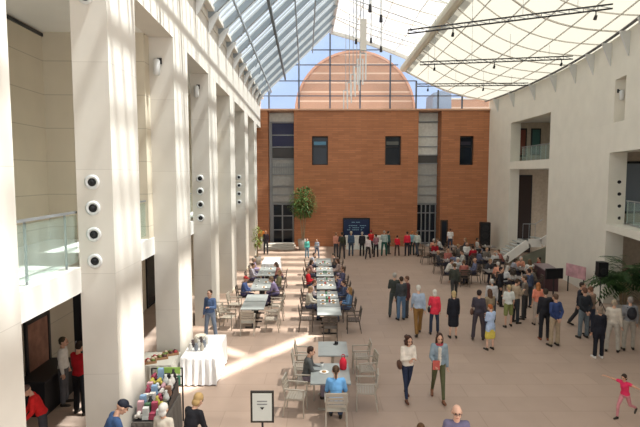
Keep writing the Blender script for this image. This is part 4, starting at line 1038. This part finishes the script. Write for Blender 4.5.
for k in range(9):
    x = -3.58+(k % 3)*.16; y = 13.2+(k//3)*.27
    mb = MB().lathe([(.03, 0), (.05, .03), (.06, .12), (.035, .17), (.045, .21)], 12)
    o = mb.build('ceramic_vase', cm([(.62, .6, .56), (.2, .22, .25), (.4, .36, .3), (.1, .08, .08)][k % 4], 'glaze'), None, True, (x, y, .762))
    tag(o, 'small glazed ceramic vase on the left half of the white cloth table', 'vase', 'ceramic vases on the white cloth')
tag(MB().lathe([(.08, 0), (.14, .05), (.17, .09), (.16, .09), (.1, .03)], 18).build('ceramic_bowl', cm((.6, .56, .48), 'glaze'), None, True, (-3.55, 14.25, .762)), 'wide pale bowl on the white cloth table', 'bowl')
MC = [(.32, .06, .10), (.07, .14, .08), (.42, .36, .08), (.22, .34, .5), (.5, .3, .33), (.62, .60, .56), (.03, .03, .03), (.22, .12, .08), (.5, .52, .5), (.10, .10, .07)]
i = 0
for r_i in range(8):
    for c_i in range(4):
        u_ = -.21+c_i*.14+rg.uniform(-.008, .008); v_ = -.525+r_i*.15; ca, sa = math.cos(R(1.6)), math.sin(R(1.6)); x = -3.40+u_*ca-v_*sa; y = 9.9+u_*sa+v_*ca; c = MC[rg.randrange(10)]; t = rg.randrange(3)
        if t == 0:
            mb = MB().box(-.065, .065, -.06, .06, 0, .06).box(-.055, .055, -.05, .05, .06, .1+rg.random()*.15); nm, lb = 'gift_box', 'small coloured gift box among the market wares'
        elif t == 1:
            mb = MB().lathe([(.045, 0), (.07, .05), (.05, .13), (.025, .17), (.03, .22)], 12); nm, lb = 'painted_jar', 'small painted jar among the market wares'
        else:
            mb = MB()
            for q in range(4): mb.ball((.04*math.cos(q*1.6), .04*math.sin(q*1.6), .045+.05*(q % 2)), .045, n=8)
            nm, lb = 'yarn_bundle', 'small bundle of coloured yarn among the market wares'
        tag(mb.build(nm, cm(c, 'glaze'), None, t != 0, (x, y, .784+.05*r_i), rg.uniform(-.12, .12)), lb, nm.split('_')[1], nm.replace('_', ' ')+'s on the stall'); i += 1
# green topped rack at the far end of the stall
rk = empty('display_rack', (-3.46, 10.78, 0), R(2), 'display rack with a bright green top sign and hanging blue goods behind the stall', 'rack')
mb = MB()
for sx in (-.34, .34): mb.box(sx-.015, sx+.015, -.015, .015, 0, 1.25)
for z in (.85, 1.05, 1.24): mb.box(-.34, .34, -.012, .012, z-.01, z+.01)
mb.build('frame', M_DARK, rk); MB().box(-.22, .3, -.03, -.015, 1.12, 1.27).build('sign_board', cm((.38, .62, .14)), rk)
for k in range(7):
    MB().box(-.31+k*.09, -.24+k*.09, -.04, -.015, .86+.03*(k % 2), 1.08).build('hanging_goods', cm([(.25, .45, .6), (.5, .55, .55), (.1, .3, .2), (.6, .2, .3)][k % 4]), rk)
kk = empty('shop_counter', tuple(L(6.35, 11.9)), RZ, 'low black shop counter below the pink display window', 'counter')
MB().box(-.3, .3, -.75, .75, 0, .8).build('body', M_BLACK, kk); MB().box(-.33, .33, -.78, .78, .8, .84).build('worktop', M_DARK, kk)
kd = empty('dark_panel_door', tuple(L(6.05, 12.95)), RZ, 'narrow black upright panel behind the shopper in the red top', 'panel')
MB().box(-.12, .12, -.03, .03, 0, 3.35).build('leaf', M_BLACK, kd); MB().box(-.09, -.06, -.06, -.03, .9, 1.2).build('handle', M_STEEL, kd)
# brown cabinet in the second bay
lc = empty('wooden_cabinet', tuple(L(4.9, 12.4)), RZ, 'tall brown wooden cabinet in the shade left of the white pier', 'cabinet')
MB().box(-.25, .25, -.2, .2, 0, 1.9).box(-.28, .28, -.23, .23, 1.9, 1.96).build('carcass', M_WOOD, lc); MB().box(-.21, .21, -.215, -.2, .1, 1.8).build('door', mat('red_brown_wood', (.36, .18, .10), .5, var=.15), lc)
# ------------------------------------------------ sign stand at the bottom
sg = empty('sign_stand', (-1.14, 9.35, 0), 0, 'black framed sign on a floor stand with an arrow and two lines of grey lettering', 'sign')
MB().box(-.23, .23, -.02, .02, .72, 1.36).build('frame', mat('dark_bronze_frame', (.035, .03, .025), .4), sg)
MB().box(-.19, .19, -.026, -.02, .76, 1.32).build('poster', mat('poster_white', (.60, .62, .57), .5), sg)
MB().box(-.10, .10, -.029, -.026, 1.15, 1.17).box(-.10, .10, -.029, -.026, 1.09, 1.11).build('lettering', mat('grey_ink', (.2, .2, .2), .6), sg)
MB().poly([(-.045, -.030, 1.04), (0, -.030, .985), (.045, -.030, 1.04)]).build('arrow', M_BLACK, sg)
MB().box(-.02, .02, .0, .03, .03, .72).build('pole', M_DARK, sg); MB().lathe([(.2, 0), (.2, .015), (.03, .03)], 20).build('base', M_DARK, sg)
# ------------------------------------------------ blue screen and counter
q0 = P(343, 239, YB-.2); q1 = P(370, 218, YB-.2)
sc = empty('display_screen', ((q0.x+q1.x)/2, YB-.06, q0.z), 0, 'dark blue display screen with pale rows of writing on the brick wall', 'screen')
w = (q1.x-q0.x)/2; hh = q1.z-q0.z
MB().box(-w, w, -.1, 0.04, 0, hh).build('frame', M_BLACK, sc); MB().box(-w+.08, w-.08, -.11, -.1, .08, hh-.12).build('panel', mat('navy_panel', (.012, .025, .075), .3), sc)
mb = MB()
for k, (a, b, z) in enumerate(((-.75, .75, .62), (-.55, .6, .52), (-.7, .45, .42), (-.35, .35, .78))): 
    for j in range(9):
        if (j*7+k*3) % 5: mb.box(w*(a+(b-a)*j/9), w*(a+(b-a)*(j+.8)/9), -.115, -.11, hh*z, hh*z+.05)
mb.build('lettering', mat('pale_blue_lettering', (.25, .45, .55), .5), sc)
ct = empty('reception_counter', (P(366, 245, 36.6).x, 36.9, 0), 0, 'long pale grey counter in front of the brick wall under the blue screen', 'counter')
MB().box(-1.5, 1.5, -.3, .3, 0, .95).build('body', M_LSP, ct); MB().box(-1.55, 1.55, -.35, .35, .95, 1.0).build('worktop', M_WHITE, ct)
# low stone steps in front of the left doors
st2 = MB(); st2.box(-4.4, -1.9, 36.6, 38.1, 0, .16).box(-4.3, -2.0, 37.2, 38.1, .16, .32); tag(st2.build('stone_steps', M_STONE), 'low pale stone steps in front of the left glass doors', 'steps')
# black speaker box beside the brick corner
q = G(486, 252)
sb = empty('loudspeaker', (12.25, 36.2, 0), R(-10), 'large black loudspeaker standing at the corner of brick and cream wall', 'loudspeaker')
MB().box(-.36, .36, -.3, .3, 0, 2.1).build('cabinet', M_BLACK, sb)
for z in (.5, 1.15, 1.7): MB().tube((0, -.3, z), (0, -.33, z), .22, .2, 18).build('driver', M_DARK, sb)
# tripod speaker
q = G(599, 318)
def tripod_speaker(x, y, label, zt):
    ts = empty('tripod_speaker', (x, y, 0), 0, label, 'loudspeaker')
    MB().tube((0, 0, .35), (0, 0, zt), .022, n=8).build('pole', M_DARK, ts)
    for k in range(3):
        a = k*2.094+.4; MB().tube((0, 0, .75), (.5*math.cos(a), .5*math.sin(a), .012), .015, n=6).build('leg', M_DARK, ts)
    b = MB(); b.hexa([(-.19, -.16, zt), (.19, -.16, zt), (.14, .16, zt), (-.14, .16, zt), (-.19, -.16, zt+.56), (.19, -.16, zt+.56), (.14, .16, zt+.56), (-.14, .16, zt+.56)])
    o = b.build('cabinet', M_BLACK, ts); MB().tube((0, -.16, zt+.2), (0, -.175, zt+.2), .13, .12, 16).build('driver', M_DARK, o)
tripod_speaker(q.x, q.y, 'black loudspeaker on a tripod before the cream wall', P(599, 276, q.y).z)
# poster board and black monitor by the wall
q = G(553, 308)
ps = empty('poster_board', (12.1, 22.9, 0), R(-75), 'pink and white poster board leaning near the right cream wall', 'poster')
MB().box(-.6, .6, -.02, .02, .75, 1.35).build('board', mat('pink_poster', (.5, .28, .3), .6, var=.3, vscale=3), ps); MB().box(-.5, -.46, -.0, .04, 0, .75).box(.46, .5, 0, .04, 0, .75).build('leg', M_DARK, ps)
q = G(553, 305)
bm_ = empty('black_monitor', (q.x, q.y, 0), R(10), 'black monitor on a slim stand at the edge of the cafe area', 'monitor')
MB().box(-.4, .4, -.04, .04, 1.15, 1.6).build('screen', M_BLACK, bm_); MB().box(-.025, .025, 0, .04, .02, 1.15).build('pole', M_DARK, bm_); MB().lathe([(.25, 0), (.25, .015), (.04, .03)], 18).build('base', M_DARK, bm_)
# long dark counter under the stair
q = G(543, 290)
dc = empty('dark_bar', (q.x+.4, q.y+.6, 0), R(82), 'long dark maroon bar counter against the right wall', 'counter')
MB().box(-.9, .9, -.3, .3, 0, 1.0).build('body', mat('dark_maroon', (.07, .035, .04), .5), dc); MB().box(-.95, .95, -.35, .35, 1.0, 1.05).build('worktop', mat('grey_maroon_top', (.22, .17, .18), .4), dc)
# ------------------------------------------------ plants
def leaf(mb, a, d, ln, w, droop=.4):
    a = V(a); d = V(d).normalized(); sd = d.cross(V((0, 0, 1)))
    sd = sd.normalized() if sd.length > .01 else V((1, 0, 0))
    p = a; pts = []
    for k in range(4):
        t = k/3; q = a+d*ln*t+V((0, 0, -droop*ln*t*t)); wd = w*(.35, 1, .8, .05)[k]; pts.append((q-sd*wd, q+sd*wd))
    for (l0, r0), (l1, r1) in zip(pts, pts[1:]): mb.poly([l0, r0, r1, l1])
M_LEAF = mat('dark_green_leaf', (.035, .075, .022), .5, var=.4, vscale=8); M_LEAF2 = mat('mid_green_leaf', (.10, .18, .05), .5, var=.4, vscale=6)
M_BARK = mat('pale_bark', (.30, .22, .14), .8, var=.2); M_POT = mat('stone_pot', (.40, .37, .33), .7, var=.08)
def bushy(loc, label, stems, crown, r, hz, n, lm, pot, ll=.28, name='indoor_tree'):
    rr = random.Random(int(loc[0]*100)+3)
    e = empty(name, loc, 0, label, 'plant')
    MB().lathe([(pot[0]*.75, 0), (pot[0], pot[1]), (pot[0]*.9, pot[1]), (pot[0]*.88, pot[1]-.06)], 18).build('pot', M_POT, e, True)
    mb = MB()
    for (dx, dy, tx, ty) in stems: mb.tube((dx, dy, pot[1]-.1), (tx, ty, crown), .05, .025, 7)
    mb.build('trunk', M_BARK, e)
    mb = MB()
    for k in range(n):
        while True:
            p = V((rr.uniform(-1, 1), rr.uniform(-1, 1), rr.uniform(-1, 1)))
            if p.length < 1: break
        q = V((p.x*r, p.y*r, crown+hz*.35+p.z*hz)); d = V((p.x+rr.uniform(-.5, .5), p.y+rr.uniform(-.5, .5), p.z*.6+rr.uniform(-.2, .6)))
        leaf(mb, q, d, ll*rr.uniform(.7, 1.2), ll*.14)
    mb.build('foliage', lm, e); return e
bushy((P(303, 240, 36.4).x, 36.4, 0.0), 'leafy indoor tree in a pot before the orange brick wall', [(-.05, 0, -.25, 0), (.05, 0, .25, .1), (0, .05, .05, -.1)], 3.2, 1.0, 1.1, 1700, M_LEAF2, (.4, .8))
q = G(620, 318)
pe = empty('potted_palm', (q.x+.1, q.y, 0), 0, 'large dark green potted palm at the right edge behind the crowd', 'plant')
MB().lathe([(.32, 0), (.42, .6), (.38, .6), (.36, .54)], 18).build('pot', M_POT, pe, True)
rr = random.Random(9); mb = MB(); ms = MB()
for k in range(7): a = k*.9; ms.tube((.08*math.cos(a), .08*math.sin(a), .5), (.25*math.cos(a), .25*math.sin(a), 1.75), .03, .018, 6)
ms.build('stems', M_BARK, pe)
for k in range(80):
    a = rr.uniform(0, 6.28); el = rr.uniform(-.1, 1.1); st_ = V((.2*math.cos(a), .2*math.sin(a), rr.uniform(1.3, 2.1))); d = V((math.cos(a), math.sin(a), el)).normalized(); ln = rr.uniform(.75, 1.15)
    for j in range(9):
        t = (j+1)/9; p = st_+d*ln*t+V((0, 0, -.45*ln*t*t)); sd = d.cross(V((0, 0, 1))).normalized()
        for s in (-1, 1): leaf(mb, p, d*.5+sd*s+V((0, 0, -.2)), .34*(1.1-t*.5), .034)
mb.build('fronds', M_LEAF, pe)
bushy(tuple(L(3.05, 30.6)), 'small yellow green potted plant before the farthest piers', [(0, 0, 0, 0)], 1.5, .32, .65, 320, mat('yellow_green_leaf', (.28, .34, .08), .5, var=.3), (.24, .5), .2, 'potted_plant')
# orange flower stand by the doors
fs = empty('flower_arrangement', (P(262, 250, 36.2).x, 36.2, 0), 0, 'orange flower arrangement on a pedestal beside the left glass doors', 'flowers')
MB().lathe([(.16, 0), (.12, .5), (.16, 1.0)], 14).build('pedestal', M_WHITE, fs, True)
mb = MB()
for k in range(26): a = rr.uniform(0, 6.28); r0 = rr.uniform(0, .3); mb.ball((r0*math.cos(a), r0*math.sin(a), 1.15+rr.uniform(-.05, .25)), .07, n=6)
mb.build('flowers', mat('orange_petals', (.72, .20, .03), .6, var=.3), fs)
# wall floodlights on the stone piers and in the niche
def flood(loc, label):
    e = empty('wall_floodlight', loc, 0, label, 'lamp')
    MB().box(-.02, .02, -.22, 0, -.02, .02).box(-.06, .06, -.02, 0, -.08, .08).build('arm', M_DARK, e)
    MB().lathe([(.05, -.42), (.09, -.38), (.09, -.05), (.06, 0)], 14, (0, -.26, 0)).build('lamp_head', M_STEELL, e, True)
for i_, (s_, z_, lb_) in enumerate(((13.35, 8.6, 'white floodlight high on the pier behind the white cloth table'), (18.0, 8.75, 'white floodlight high on the third pier, above its four spotlights'))):
    q_ = L(3.86, s_-.004, z_); flood((q_.x, q_.y, q_.z), lb_)
flood((XR(20.3)+.25, 20.84, 9.1), 'small white floodlight in the square niche high in the right wall')
# ================================================================ LIGHT
sd = bpy.data.lights.new('sun', 'SUN'); so = bpy.data.objects.new('sun', sd); C.objects.link(so)
sd.energy = 19.0; sd.angle = R(1.6); sd.color = (1, .965, .91)
so.rotation_euler = V((.42, -.05, 1.0)).to_track_quat('Z', 'Y').to_euler()
w = bpy.data.worlds.new('world'); bpy.context.scene.world = w; w.use_nodes = True; nt = w.node_tree
bg = nt.nodes['Background']; tc = nt.nodes.new('ShaderNodeTexCoord'); sp = nt.nodes.new('ShaderNodeSeparateXYZ'); cr = nt.nodes.new('ShaderNodeValToRGB')
nt.links.new(tc.outputs['Generated'], sp.inputs[0]); nt.links.new(sp.outputs[1], cr.inputs[0]); nt.links.new(cr.outputs[0], bg.inputs[0])
cr.color_ramp.elements[0].position = .25; cr.color_ramp.elements[1].position = .8
cr.color_ramp.elements[0].color = (.92, .92, .92, 1); cr.color_ramp.elements[1].color = (.36, .46, .68, 1)
bg.inputs[1].default_value = 1.5
vs = bpy.context.scene.view_settings; vs.view_transform = 'Standard'; vs.look = 'None'; vs.exposure = 0.2
